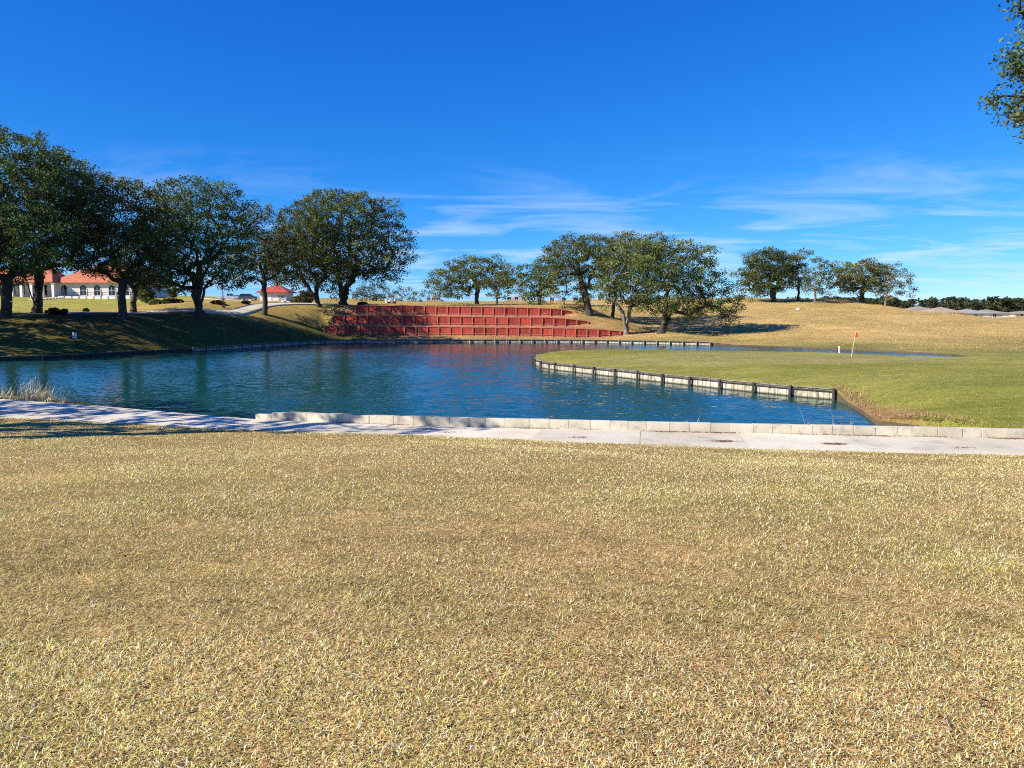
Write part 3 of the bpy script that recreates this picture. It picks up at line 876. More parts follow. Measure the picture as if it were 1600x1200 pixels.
def make_tree(name, label, base, lobes, trunk_r, fork, seed, cat='tree', group=None, spacing=1.0, per=70, size=0.2, spread=0.8,
              col=OAK, stems=1, lean=(0, 0), bark='bark', tip_var=0.28, twig=0.02, shell=0.35, sides=6, maxr=3.0, airy=1.0):
    """lobes: (centre Vector, rx, ry, rz) in metres; the crown is filled with leafy twig ends inside them"""
    rng = np.random.default_rng(seed)
    jr = np.random.default_rng(seed + 5000).normal(0, 1, 2)
    col = (col[0] * math.exp(.10 * jr[0] + .10 * jr[1]), col[1] * math.exp(.10 * jr[0]), col[2] * math.exp(.10 * jr[0] - .05 * jr[1]))
    base = Vector(base); fork = Vector(fork)
    tips = []
    vol = [rx * ry * rz for _, rx, ry, rz in lobes]
    for (c, rx, ry, rz) in lobes:
        n = int(9.0 * rx * ry * rz / spacing ** 3) + 10
        d = rng.normal(0, 1, (n, 3)); d /= np.linalg.norm(d, axis=1, keepdims=True)
        r = rng.uniform(shell, 1, (n, 1)) ** 0.6
        r *= 1 + rng.normal(0, 0.07, (n, 1))
        tips.append(np.array(c)[None] + d * r * np.array([rx, ry, rz]))
    tips = np.vstack(tips)
    rng.shuffle(tips)
    # thin out to an even spacing
    cell = {}; keepi = []
    for i, t in enumerate(tips):
        k = tuple((t // spacing).astype(int))
        okk = True
        for dx in (-1, 0, 1):
            for dy in (-1, 0, 1):
                for dz in (-1, 0, 1):
                    for j in cell.get((k[0] + dx, k[1] + dy, k[2] + dz), ()):
                        if ((tips[j] - t) ** 2).sum() < spacing ** 2: okk = False; break
                    if not okk: break
                if not okk: break
            if not okk: break
        if okk: cell.setdefault(k, []).append(i); keepi.append(i)
    tips = tips[keepi]
    # skeleton: trunk stems, then every twig end joins the nearest limb that leads to it
    nodes = []; parent = []
    def add(p, par): nodes.append(np.array(p, float)); parent.append(par); return len(nodes) - 1
    root = add(base - Vector((0, 0, 0.3)), -1)
    r1 = add(base + Vector((0, 0, 0.15)), root)
    fk = fork - base
    for s in range(stems):
        ang = 2 * math.pi * s / max(1, stems) + rng.uniform(0, 1) + (0 if stems == 1 else 0.4)
        sp = 0.0 if stems == 1 else 0.32 * fk.length
        side = Vector((math.cos(ang), math.sin(ang) * 0.7, 0)) * sp
        prev = r1
        for k in range(1, 6):
            t = k / 5.0
            q = base + fk * t + side * t ** 1.2 + Vector((rng.normal(0, 0.17), rng.normal(0, 0.17), 0)) * (0.4 * fk.length * t * 0.3 + 0.3)
            prev = add(q, prev)
    cen = np.array(fork)
    # main limbs towards every lobe
    starts = [i for i in range(len(nodes)) if i >= 4]
    for (c, rx, ry, rz) in sorted(lobes, key=lambda L: (Vector(L[0]) - fork).length):
        c = np.array(c) - np.array([0, 0, 0.25 * rz])
        N = np.array(nodes)
        cand = np.arange(3, len(N))
        dist = np.linalg.norm(N[cand] - c, axis=1)
        j = cand[np.argmin(dist)]
        D = c - N[j]; L = np.linalg.norm(D)
        kk = max(2, int(L / 1.3)); prev = j
        sag = rng.uniform(-0.10, 0.05) * L
        wig = rng.normal(0, 0.06 * L, 3)
        for q in range(1, kk + 1):
            t = q / kk
            prev = add(N[j] + D * t + np.array([0, 0, 1]) * math.sin(math.pi * t) * (-sag) + wig * math.sin(math.pi * t), prev)
    order = np.argsort(np.linalg.norm(tips - cen, axis=1))
    tip_nodes = []
    arr = np.zeros((len(nodes) + len(tips) * 4 + 10, 3)); arr[:len(nodes)] = nodes; cnt = len(nodes)
    for i in order:
        t = tips[i]
        N = arr[3:cnt]
        d = np.linalg.norm(N - t, axis=1)
        rt = np.linalg.norm(t - cen)
        d = d + np.where(np.linalg.norm(N - cen, axis=1) > rt, 2.0, 0.0)
        j = 3 + int(np.argmin(d))
        D = t - arr[j]; L = np.linalg.norm(D)
        kk = 1 if L < 1.1 else (2 if L < 2.4 else 3)
        prev = j
        wig = rng.normal(0, 0.09 * L, 3) + np.array([0, 0, 0.08 * L])
        for q in range(1, kk + 1):
            s = q / kk
            p = arr[j] + D * s + wig * math.sin(math.pi * s)
            nodes.append(p); parent.append(prev); arr[cnt] = p; prev = cnt; cnt += 1
        tip_nodes.append(prev)
    n = len(nodes)
    e = 2.25
    cum = np.zeros(n)
    for i in tip_nodes: cum[i] += 1
    for i in range(n - 1, 0, -1):
        cum[i] = max(cum[i], 0.5); cum[parent[i]] += cum[i]
    tot = cum[1]
    rad = twig * np.ones(n)
    ex = math.log(trunk_r / twig) / math.log(max(tot, 2))
    rad = twig * cum ** ex
    rad[0] = rad[1] = trunk_r * 1.22
    segs = []
    for i in range(1, n):
        pa = parent[i]
        rp = min(rad[pa], rad[i] * 1.35) if pa > 6 else rad[pa]
        segs.append((*nodes[pa], *nodes[i], rp, rad[i]))
    V, Fq = tube_mesh(segs, sides)
    root_o = empty(name, base)
    tag(root_o, label, cat, group)
    V = V - np.array(base)
    link_mesh('trunk', np_mesh('trunk', V, Fq, M[bark], None, True), root_o)
    per = int(per * 1.95 * airy); size = size * 0.70
    sp = rng.uniform(0.75, 1.35, len(tips)) * spread
    LV, LF, LC = leaves(tips, sp, per, size, rng, col, 0.30, tip_var=tip_var)
    link_mesh('crown', np_mesh('crown', LV - np.array(base), LF, M['leaf'], LC), root_o)
    return len(LF) * 2 + len(Fq) * 2
TRI = 0
def px_tree(name, label, bu, d, fork_px, lobes_px, trunk_r, seed, bv=None, grow=1.0, **kw):
    global TRI
    g = PX(bu, 480, d)
    base = Vector((g.x, d, hz(g.x, d)))
    fork = PX(fork_px[0], fork_px[1], d)
    lobes = []
    for L in lobes_px:
        u, v, ru, rv = L[:4]; dd = L[4] if len(L) > 4 else 0.0
        c = PX(u, v + 0.06 * rv, d) + Vector((0, dd, 0)); k_ = 1.07 * grow
        lobes.append((c, k_ * ru * d / F, k_ * max(ru, 0.8 * rv) * d / F * 0.95, 1.1 * grow * rv * d / F))
    TRI += make_tree(name, label, base, lobes, trunk_r, fork, seed, **kw)
ROW = 'oaks along the left bank'
px_tree('oak_tree', 'tall dark oak at the left edge, its leaning trunk cut by the frame', 8, 82, (12, 435), [(-50, 330, 80, 85), (40, 295, 78, 70), (15, 245, 65, 38), (-60, 400, 55, 40), (70, 365, 55, 50, -2), (95, 275, 42, 38), (0, 385, 50, 40, 3), (30, 420, 30, 15, 1), (-10, 425, 38, 18, 2)], 0.52, 101, group=ROW, airy=0.8, spacing=1.15, per=60, spread=0.95)
px_tree('oak_tree', 'oak with a V-shaped double trunk in front of the clubhouse', 57, 88, (52, 440), [(105, 305, 58, 52), (120, 368, 52, 42), (45, 385, 42, 32), (145, 290, 28, 28), (85, 262, 38, 26), (75, 340, 50, 40, 3), (60, 416, 34, 14), (108, 408, 34, 12)], 0.50, 102, group=ROW, airy=0.8, stems=2, spacing=1.15, per=60, spread=0.95)
px_tree('oak_tree', 'oak with a straight dark trunk at the right end of the clubhouse', 191, 87, (192, 440), [(185, 330, 62, 50), (155, 388, 48, 36), (222, 388, 52, 40), (195, 302, 42, 24), (250, 345, 34, 42), (190, 375, 45, 40, 3), (232, 430, 36, 18), (160, 416, 38, 14)], 0.44, 103, group=ROW, airy=0.8, spacing=1.15, per=60, spread=0.95)
px_tree('oak_tree', 'smaller oak close behind the straight trunk beside the clubhouse', 208, 96, (210, 450), [(212, 392, 42, 45), (238, 420, 38, 26), (182, 418, 30, 24)], 0.36, 104, group=ROW, airy=0.8, spacing=1.2, per=50, spread=0.95)
px_tree('oak_tree', 'broad oak with a thick many-limbed trunk left of the lamp post', 312, 97, (312, 450), [(300, 335, 66, 50), (298, 300, 36, 24), (258, 368, 48, 46), (346, 370, 48, 50), (312, 398, 70, 40), (370, 345, 28, 38), (346, 308, 26, 22), (268, 434, 38, 20), (346, 430, 38, 18, 2), (318, 432, 30, 14, 3)], 0.64, 105, group=ROW, airy=0.8, stems=3, spacing=1.2, per=58, spread=1.0)
px_tree('oak_tree', 'slim oak in front of the small red-roofed building', 413, 108, (414, 445), [(410, 362, 38, 38), (405, 398, 44, 38), (442, 393, 30, 34), (376, 416, 22, 22), (395, 340, 24, 20)], 0.36, 106, group=ROW, airy=0.8, spacing=1.15, per=46, spread=0.95)
px_tree('oak_tree', 'oak with two leaning trunks left of the big lone oak', 498, 120, (490, 448), [(478, 372, 44, 36), (468, 410, 44, 34), (510, 420, 38, 36), (446, 388, 26, 26), (526, 452, 14, 14), (430, 400, 22, 20), (462, 425, 30, 22, -5), (440, 400, 26, 24, -6)], 0.48, 107, group=ROW, airy=0.8, stems=2, spacing=1.2, per=60, spread=1.0)
px_tree('oak_tree', 'largest round-topped oak at the left end of the red walls', 536, 125, (540, 440), [(530, 338, 70, 36), (480, 356, 42, 38), (586, 350, 40, 42), (615, 385, 30, 38), (560, 398, 62, 34), (512, 400, 38, 34), (600, 418, 32, 22), (535, 314, 40, 15), (629, 392, 17, 26)], 0.72, 108, group=ROW, airy=0.8, stems=2, spacing=1.35, per=62, spread=1.1, size=0.23)
CL = 'oaks right of the red walls'
px_tree('oak_tree', 'wide distant oak behind the left half of the top red wall', 745, 165, (745, 455), [(700, 441, 28, 20), (738, 426, 34, 20), (770, 428, 30, 20), (690, 453, 18, 12), (720, 436, 22, 20)], 0.5, 109, group=CL, grow=1.13, spacing=1.5, per=52, spread=1.2, size=0.27)
px_tree('oak_tree', 'small distant oak with a thin trunk right of the wide distant oak', 776, 160, (777, 458), [(780, 444, 20, 18), (794, 436, 11, 14)], 0.26, 110, group=CL, grow=1.13, spacing=1.5, per=46, spread=1.1, size=0.27)
px_tree('oak_tree', 'distant oak behind the right half of the top red wall', 843, 150, (842, 458), [(832, 440, 25, 26), (856, 430, 25, 24)], 0.38, 111, group=CL, grow=1.13, spacing=1.4, per=56, spread=1.15, size=0.26)
px_tree('oak_tree', 'oak with a thick dark leafy trunk at the end of the top wall', 921, 120, (908, 440), [(903, 400, 46, 28), (872, 424, 26, 28), (932, 384, 28, 18), (913, 440, 17, 28), (960, 393, 28, 25), (885, 392, 22, 18)], 0.62, 112, group=CL, grow=1.13, spacing=1.25, per=62, spread=1.0)
px_tree('oak_tree', 'oak with a thin dark trunk behind the pale-trunked oak', 957, 126, (960, 462), [(962, 430, 26, 28), (985, 393, 32, 24), (1010, 398, 24, 22)], 0.30, 113, group=CL, grow=1.13, spacing=1.3, per=56, spread=1.05)
px_tree('oak_tree', 'oak with a pale forked trunk on the slope right of the walls', 979, 114, (981, 482), [(963, 418, 30, 36), (985, 450, 32, 26), (1002, 408, 32, 32), (950, 453, 18, 20)], 0.42, 114, group=CL, grow=1.13, stems=2, spacing=1.25, per=58, spread=1.0, bark='pale_bark', col=(0.108, 0.132, 0.034))
px_tree('oak_tree', 'broad low oak whose drooping boughs reach over the dry slope', 1034, 111, (1040, 485), [(1050, 410, 46, 30), (1040, 453, 42, 32), (1088, 430, 32, 40), (1086, 385, 11, 12), (1026, 400, 32, 26), (1108, 398, 10, 14), (1105, 468, 32, 18), (1145, 472, 20, 18), (1136, 442, 13, 20), (1138, 492, 13, 12), (1076, 488, 16, 12), (1158, 468, 12, 10)], 0.60, 115, group=CL, grow=1.13, stems=2, spacing=1.2, per=62, spread=0.95, col=(0.118, 0.134, 0.038))
HT = 'trees on the hilltop'
px_tree('oak_tree', 'dense dark oak at the left of the hilltop trees', 1208, 170, (1208, 448), [(1202, 424, 37, 30), (1190, 440, 30, 18), (1221, 411, 25, 18), (1200, 402, 20, 12)], 0.62, 116, group=HT, grow=1.07, spacing=1.4, per=66, spread=1.25, size=0.27, col=(0.080, 0.096, 0.026))
px_tree('oak_tree', 'thin open tree second from the left on the hilltop', 1247, 172, (1248, 445), [(1250, 399, 12, 12), (1266, 397, 8, 10), (1247, 424, 18, 20), (1252, 442, 14, 10)], 0.26, 117, group=HT, grow=1.07, spacing=1.45, per=44, spread=1.15, size=0.26, col=(0.105, 0.108, 0.045))
px_tree('oak_tree', 'pale-trunked open tree before the shaded mound on the hilltop', 1273, 165, (1275, 452), [(1284, 424, 20, 18), (1270, 440, 17, 17), (1305, 430, 13, 22), (1296, 411, 12, 8), (1290, 448, 18, 10)], 0.23, 118, group=HT, grow=1.07, spacing=1.45, per=48, spread=1.15, size=0.26, bark='pale_bark', col=(0.098, 0.118, 0.038))
px_tree('oak_tree', 'round olive oak with two trunks on the hilltop', 1346, 170, (1349, 455), [(1350, 428, 33, 20), (1330, 443, 22, 14), (1373, 440, 15, 18), (1350, 442, 25, 12)], 0.46, 119, group=HT, grow=1.07, stems=2, spacing=1.4, per=60, spread=1.2, size=0.27, col=(0.115, 0.118, 0.036))
px_tree('oak_tree', 'sparse greyish tree at the right end of the hilltop', 1383, 166, (1386, 458), [(1400, 434, 20, 18), (1416, 450, 12, 16), (1386, 454, 16, 13), (1392, 424, 10, 8)], 0.21, 120, group=HT, grow=1.07, spacing=1.45, per=42, spread=1.1, size=0.24, bark='pale_bark', col=(0.135, 0.14, 0.078))
FT = 'small trees on the skyline behind the golf cart'
px_tree('skyline_tree', 'bushy grey-green tree on the skyline left of the golf cart', 588, 260, (588, 466), [(583, 456, 24, 15), (567, 461, 18, 11), (605, 461, 9, 9)], 0.3, 121, group=FT, spacing=2.3, per=44, spread=1.9, size=0.42, col=(0.062, 0.078, 0.04))
px_tree('skyline_tree', 'greyish bare-twigged tree right of the golf cart', 628, 255, (628, 468), [(628, 461, 17, 11), (622, 455, 8, 8), (638, 457, 8, 8)], 0.25, 122, group=FT, spacing=2.0, per=30, spread=1.5, size=0.36, col=(0.10, 0.095, 0.065))
px_tree('skyline_tree', 'greyish low tree left of the grey-roofed skyline house', 657, 250, (657, 470), [(656, 464, 15, 9), (664, 459, 7, 6)], 0.22, 123, group=FT, spacing=2.0, per=30, spread=1.4, size=0.36, col=(0.105, 0.095, 0.06))
px_tree('young_tree', 'pale leafless-looking young tree above the right end of the walls', 858, 126, (857, 476), [(850, 464, 9, 12), (864, 462, 9, 13), (857, 456, 8, 6)], 0.10, 124, group='young trees behind the top wall', stems=3, spacing=0.8, per=10, spread=0.6, size=0.14, bark='pale_bark', col=(0.20, 0.16, 0.10), shell=0.1)
px_tree('young_tree', 'slim pale young tree next to the thick dark trunk', 882, 123, (882, 474), [(880, 462, 8, 11), (886, 456, 8, 8)], 0.10, 125, group='young trees behind the top wall', spacing=0.75, per=8, spread=0.55, size=0.13, bark='pale_bark', col=(0.22, 0.19, 0.13), shell=0.1)
# oak beside the path on the right: only the edge of its crown hangs into the picture
bx_, by_ = 21.5, 18.5
def lob(u, v, ru, rv, d, dd=0.0): 
    return (PX(u, v, d) + Vector((0, dd, 0)), ru * d / F, ru * d / F * 1.1, rv * d / F)
TRI += make_tree('oak_tree', 'leafy oak bough hanging in at the top right corner', (bx_, by_, hz(bx_, by_)), [lob(1648, 95, 60, 55, 19), lob(1648, 165, 64, 50, 19), lob(1656, 200, 50, 30, 19), lob(1662, 15, 58, 55, 19), lob(1690, -60, 90, 70, 19), lob(1755, 40, 120, 80, 19), lob(1850, 60, 180, 130, 19), lob(2020, 60, 180, 150, 19, 1.5), lob(1930, -60, 170, 110, 19), lob(1715, 95, 85, 95, 19, 1.6)], 0.38, (21.0, 18.5, 6.5), 126, spacing=0.55, per=50, spread=0.44, size=0.085, col=(0.085, 0.105, 0.032))
# trees left of the picture that throw the streaky shade over the bank and the path
OFF = 'oaks left of the view that shade the bank and the path'
def off_tree(label, x, y, h, r, seed, bottom=0.35, **kw):
    global TRI
    z = hz(x, y)
    lobes = [(Vector((x, y, z + h * 0.66)), r, r, h * 0.26), (Vector((x - r * .45, y + r * .3, z + h * 0.55)), r * .65, r * .65, h * 0.18), (Vector((x + r * .4, y - r * .3, z + h * 0.58)), r * .65, r * .65, h * 0.2), (Vector((x, y, z + h * 0.86)), r * .6, r * .6, h * 0.14)]
    TRI += make_tree('oak_tree', label, (x, y, z), lobes, 0.5, (x, y, z + h * bottom), seed, group=OFF, spacing=1.75, per=26, spread=0.95, size=0.34, **kw)
off_tree('oak on the left bank just outside the picture', -58.5, 71, 17, 6.0, 201)
off_tree('oak further left on the bank outside the picture', -71, 76, 18, 6.5, 202)
off_tree('oak between the others on the bank left of the picture', -66, 67, 18, 6.0, 208)
off_tree('oak above the pond corner left of the picture', -74, 63, 17, 6.0, 203)
off_tree('oak beside the path just left of the picture', -26.5, 22.5, 13.5, 4.3, 204)
off_tree('oak behind the reeds left of the picture', -37, 27, 15, 5.0, 205)
off_tree('oak far left beside the path outside the picture', -45, 21, 16, 5.5, 206)
x, y = -22.5, 20.3; z = hz(x, y)
TRI += make_tree('oak_tree', 'high-crowned oak beside the lawn left of the picture', (x, y, z), [(Vector((x, y, z + 12.8)), 3.2, 3.2, 2.4), (Vector((x + .8, y + .6, z + 14.6)), 2.2, 2.2, 1.4), (Vector((x - 1.5, y, z + 11.6)), 2.0, 2.2, 1.4)], 0.35, (x, y, z + 9.0), 207, group=OFF, spacing=1.5, per=30, spread=0.8, size=0.22)
print('tree triangles', TRI)

# ------------------------------------------------------------------ shrubs
def shrub(label, u, d, vtop, ru, seed, col=(0.07, 0.08, 0.03), name='shrub', per=30, vb=None):
    x = PX(u, 480, d).x; z = hz(x, d)
    top = PX(u, vtop, d).z; h = max(0.5, top - z); r = ru * d / F
    rng = np.random.default_rng(seed)
    n = 46
    dd = rng.normal(0, 1, (n, 3)); dd /= np.linalg.norm(dd, axis=1, keepdims=True)
    tips = dd * (rng.uniform(0.2, 1, (n, 1)) ** 0.5) * np.array([r * .85, r * .85, h * .46]) + np.array([0, 0, h * 0.5])
    root = empty(name, (x, d, z)); tag(root, label, 'shrub', 'shrubs round the clubhouse lawn')
    LV, LF, LC = leaves(tips, np.full(n, 0.28 * min(r, h) + 0.08), per, 0.09 + 0.05 * r, rng, col, 0.3, tip_var=0.3)
    link_mesh('foliage', np_mesh('foliage', LV, LF, M['leaf'], LC), root)
    segs = [(0, 0, -0.1, *(t * 0.8), 0.035, 0.012) for t in tips[:14]]
    link_mesh('stems', np_mesh('stems', *tube_mesh(segs, 5), M['bark'], None, True), root)
shrub('bushy brown-green shrub left of the thick-trunked oak', 268, 112, 467, 20, 301, (0.09, 0.075, 0.035), per=44)
shrub('tall narrow yellow-green cypress behind the brown-green shrub', 272, 150, 434, 11, 302, (0.10, 0.13, 0.025), name='cypress', per=50)
shrub('round olive shrub at the right corner of the small red-roofed building', 464, 150, 463, 12, 303, (0.10, 0.085, 0.03))
shrub('low shrub right of the round olive shrub by the concrete drive', 481, 152, 465, 9, 304, (0.07, 0.07, 0.03))
shrub('leafy shrub beside the clubhouse corner', 228, 140, 445, 18, 305, (0.08, 0.10, 0.03), per=40)
shrub('small shrub in the grass before the cypress', 244, 125, 468, 11, 306, (0.11, 0.12, 0.035))
shrub('dark low shrub at the foot of the double-trunk oak', 88, 86, 482, 16, 307, (0.04, 0.045, 0.02), per=44)
shrub('dark little shrub on the lawn below the clubhouse steps', 134, 92, 483, 4, 308, (0.05, 0.06, 0.02))
shrub('small flat shrub on the dry grass below the parked cars', 384, 112, 477, 7, 309, (0.04, 0.045, 0.02))
shrub('dark shrub at the foot of the lamp post', 341, 108, 472, 12, 310, (0.05, 0.055, 0.02))
shrub('dark bush behind the two leaning trunks', 478, 165, 452, 16, 311, (0.05, 0.06, 0.025), per=44)
shrub('low dark bush behind the left end of the top wall', 566, 124, 472, 9, 312, (0.05, 0.05, 0.02))

# ------------------------------------------------------------------ buildings
def bld(name, label, u0, u1, d, eave_v, ridge_v, ground_v=None, depth=10, roof='tile_orange', wall='stucco', over=0.6, hip=True, ridge=0.5, door=None, cat='building', group=None):
    """a house with front along x between pixels u0..u1 at distance d"""
    a = PX(u0, eave_v, d); b = PX(u1, eave_v, d)
    zg = min(hz(a.x, d), hz(b.x, d)) - 0.3
    root = empty(name, ((a.x + b.x) / 2, d, zg)); tag(root, label, cat, group)
    Wd = b.x - a.x; ze = a.z - zg; zr = PX(u0, ridge_v, d + depth / 2).z - zg
    mb = MB(); mb.box((0, depth / 2, ze / 2), (Wd - 2 * over, depth - 2 * over, ze)); mb.build('wall', M[wall], root)
    hx = Wd / 2; rl = hx - (depth / 2 * 0.95 if hip else 0.0)
    rl = max(rl, 0.4)
    mb = MB()
    e = 0.18
    P = [(-hx, 0, ze), (hx, 0, ze), (hx, depth, ze), (-hx, depth, ze), (-rl, depth / 2, zr), (rl, depth / 2, zr), (-hx, 0, ze - e), (hx, 0, ze - e), (hx, depth, ze - e), (-hx, depth, ze - e)]
    mb.add(P, [(0, 1, 5, 4), (1, 2, 5), (2, 3, 4, 5), (3, 0, 4), (6, 7, 1, 0), (7, 8, 2, 1), (8, 9, 3, 2), (9, 6, 0, 3), (9, 8, 7, 6)])
    r = mb.build('roof', M[roof], root)
    mb = MB(); mb.tube((-rl, depth / 2, zr + 0.02), (rl, depth / 2, zr + 0.02), 0.13, n=6); mb.build('ridge_tile', M[roof], r)
    return root, Wd, ze, over
def window(root, x, y, z0, w_, h, arch=True, frame='white'):
    mb = MB(); pr = [(-w_ / 2, 0), (w_ / 2, 0), (w_ / 2, h - (w_ / 2 if arch else 0))]
    if arch: pr += [(w_ / 2 * math.cos(t), h - w_ / 2 + w_ / 2 * math.sin(t)) for t in np.linspace(0.3, math.pi - 0.3, 7)]
    pr += [(-w_ / 2, h - (w_ / 2 if arch else 0))]
    mb.prism([(px + x, pz + z0) for px, pz in pr], y - 0.05, y - 0.02)
    o = mb.build('window', M['glass'], root)
    mb = MB()
    for s in (-1, 1): mb.box((x + s * (w_ / 2 + 0.05), y - 0.05, z0 + (h - (w_ / 2 if arch else 0)) / 2), (0.10, 0.10, h - (w_ / 2 if arch else 0)))
    mb.box((x, y - 0.06, z0 - 0.06), (w_ + 0.3, 0.14, 0.1)); mb.box((x, y - 0.06, z0 + h * 0.5), (w_, 0.05, 0.05)); mb.box((x, y - 0.065, z0 + h * 0.42), (0.05, 0.05, h * 0.8))
    mb.build('frame', M[frame], o)
def clubhouse():
    # main hall
    root, Wd, ze, ov = bld('clubhouse', 'white stucco clubhouse with terracotta tile roof and arched dark windows', 74, 214, 160, 441, 409, depth=17, over=0.7)
    for u in (97, 127, 149, 172, 194):
        x = PX(u, 450, 160).x - root.location.x
        window(root, x, ov, ze - 2.75, 1.35, 2.15)
    x = PX(105, 450, 160).x - root.location.x
    mb = MB(); mb.box((x, ov - 0.05, ze - 1.9), (0.9, 0.06, 1.5)); mb.build('shutter', M['stucco'], root)
    # lower wing with a colonnade on the left
    a = PX(-60, 440, 158); b = PX(82, 440, 158)
    zg = root.location.z; X0 = a.x - root.location.x; X1 = b.x - root.location.x; Y = -2.0
    zw = a.z - zg; zr = PX(0, 418, 162).z - zg
    mb = MB(); mb.box(((X0 + X1) / 2, Y + 6.5, zw / 2), (X1 - X0 - 0.8, 7, zw)); mb.build('wall', M['stucco'], root)
    mb = MB(); P = [(X0, Y, zw), (X1, Y, zw), (X1 - 0.1, Y + 10, zw), (X0, Y + 10, zw), (X0 + 4, Y + 5, zr), (X1 - 3, Y + 5, zr), (X0, Y, zw - .2), (X1, Y, zw - .2), (X1 - .1, Y + 10, zw - .2), (X0, Y + 10, zw - .2)]
    mb.add(P, [(0, 1, 5, 4), (1, 2, 5), (2, 3, 4, 5), (3, 0, 4), (6, 7, 1, 0), (7, 8, 2, 1), (8, 9, 3, 2), (9, 6, 0, 3), (9, 8, 7, 6)])
    mb.build('roof', M['tile_orange'], root)
    for u in (-40, -12, 16, 31, 47, 64, 81):
        x = PX(u, 450, 158).x - root.location.x
        mb = MB(); mb.box((x, Y + 0.5, (zw - .2) / 2), (0.5, 0.5, zw - .24)); mb.box((x, Y + 0.5, zw - .38), (0.7, 0.7, 0.2)); mb.build('column', M['white'], root)
    for u in (-26, 2, 24, 39, 56, 73):
        x = PX(u, 450, 162).x - root.location.x
        window(root, x, Y + 3.0, zw - 2.7, 1.5, 2.1, arch=False)
    return root
club = clubhouse()
# terrace wall of white blocks, with steps down to the lawn
def terrace():
    d = 152.0
    p = PX(90, 463, d); q = PX(216, 466, d)
    z0 = hz(p.x, d) - 0.2
    root = empty('terrace_wall', (p.x, d, z0)); tag(root, 'low white block wall below the clubhouse windows with a dark rail', 'wall')
    zt = p.z - z0
    mb = MB(); mb.box(((q.x - p.x) / 2, 0.9, zt / 2 - 0.05), (q.x - p.x, 1.5, zt - 0.1)); mb.build('fill', M['stucco'], root)
    n = 11
    st = (q.x - p.x) / n
    for k in range(n):
        mb = MB(); mb.box((st * (k + 0.5), 0, zt / 2), (st * 0.78, 0.35, zt)); mb.build('block', M['white'], root, bevel=0.02)
    for k in range(n + 1):
        mb = MB(); mb.box((st * k, 0.45, zt + 0.4), (0.07, 0.07, 0.8)); mb.build('rail_post', M['dark'], root)
    mb = MB(); mb.box((st * n / 2, 0.45, zt + 0.82), (st * n, 0.08, 0.08)); mb.box((st * n / 2, 0.45, zt + 0.42), (st * n, 0.05, 0.05)); mb.build('handrail', M['dark'], root)
    # steps
    s0 = PX(82, 464, d); top = hz(s0.x, 152)
    st_root = empty('steps', (s0.x + 1.2, 149.0, hz(s0.x + 1, 149))); tag(st_root, 'pale concrete steps down the lawn from the clubhouse terrace', 'steps')
    for k in range(8):
        y = 152.5 - k * 1.5
        zz_ = hz(s0.x + 1.5 + k * 0.3, y)
        mb = MB(); mb.box((k * 0.28, y - 149.0, zz_ - st_root.location.z + 0.06), (2.6, 0.8, 0.3)); mb.build('step', M['concrete'], st_root)
terrace()
def umbrella(u, d):
    x = PX(u, 450, d).x; z = hz(x, d)
    root = empty('patio_umbrella', (x, d, z)); tag(root, 'green patio umbrella standing before the clubhouse colonnade', 'umbrella')
    top = PX(u, 440, d).z - z; ev = PX(u, 447, d).z - z; r = 6.0 * d / F * 1.0
    mb = MB(); mb.tube((0, 0, 0), (0, 0, top), 0.04, n=6); mb.build('pole', M['white'], root)
    mb = MB(); n = 8
    mb.add([(0, 0, top)] + [(r * math.cos(2 * math.pi * k / n), r * math.sin(2 * math.pi * k / n), ev) for k in range(n)] + [(r * math.cos(2 * math.pi * k / n), r * math.sin(2 * math.pi * k / n), ev - 0.2) for k in range(n)],
           [(0, 1 + k, 1 + (k + 1) % n) for k in range(n)] + [(1 + k, 1 + n + k, 1 + n + (k + 1) % n, 1 + (k + 1) % n) for k in range(n)])
    mb.build('canopy', M['green_cloth'], root)
    mb = MB(); mb.tube((0, 0, 0), (0, 0, 0.1), 0.35, n=10); mb.build('base', M['dark'], root)
umbrella(17, 150)
# small building with the red roof
def restroom():
    root, Wd, ze, ov = bld('small_building', 'small white building with a red hip roof behind the slim oak', 399, 450, 186, 456, 445, depth=8.0, roof='tile_red', over=0.8)
    for fx in (0.22, 0.30, 0.38):
        window(root, Wd * (fx - 0.02), ov, ze - 1.6, 0.5, 0.7, arch=False)
    x = Wd * 0.45
    mb = MB(); mb.box((-Wd * 0.1, ov - 0.04, 1.2), (1.0, 0.06, 2.0)); dr = mb.build('door', M['white'], root)
    mb = MB(); mb.box((-Wd * 0.1 + 0.4, ov - 0.1, 1.2), (0.08, 0.08, 0.08)); mb.build('handle', M['dark'], dr)
restroom()
M['shingle_grey'] = plain('grey_shingles', (0.27, 0.245, 0.20), 0.9, 0.2, 1.2)
M['shingle_tan'] = plain('tan_shingles', (0.36, 0.27, 0.20), 0.9, 0.2, 1.2)
M['shingle_blue'] = plain('blue_grey_shingles', (0.30, 0.305, 0.30), 0.9, 0.15, 1.2)
M['cream'] = plain('cream_render', (0.62, 0.56, 0.46), 0.9, 0.08, 1.5)
HS = 'houses beyond the hill on the right'
def house(label, u0, u1, d, ev, rv, roof, depth=12, group=HS, wins=3, over=0.7):
    root, Wd, ze, ov = bld('house', label, u0, u1, d, ev, rv, depth=depth, roof=roof, wall='cream', group=group, cat='house', over=over)
    for k in range(wins):
        x = -Wd / 2 + Wd * (k + 0.7) / (wins + 0.4)
        window(root, x, ov, max(0.4, ze - 1.9), 1.3, 1.3, arch=False)
    mb = MB(); mb.box((Wd * 0.34, ov - 0.04, ze - 1.35), (2.4, 0.06, 2.1)); mb.build('door', M['white'], root)
    return root
house('grey-roofed house furthest left in the right-hand row', 1424, 1472, 270, 485.3, 478.6, 'shingle_grey')
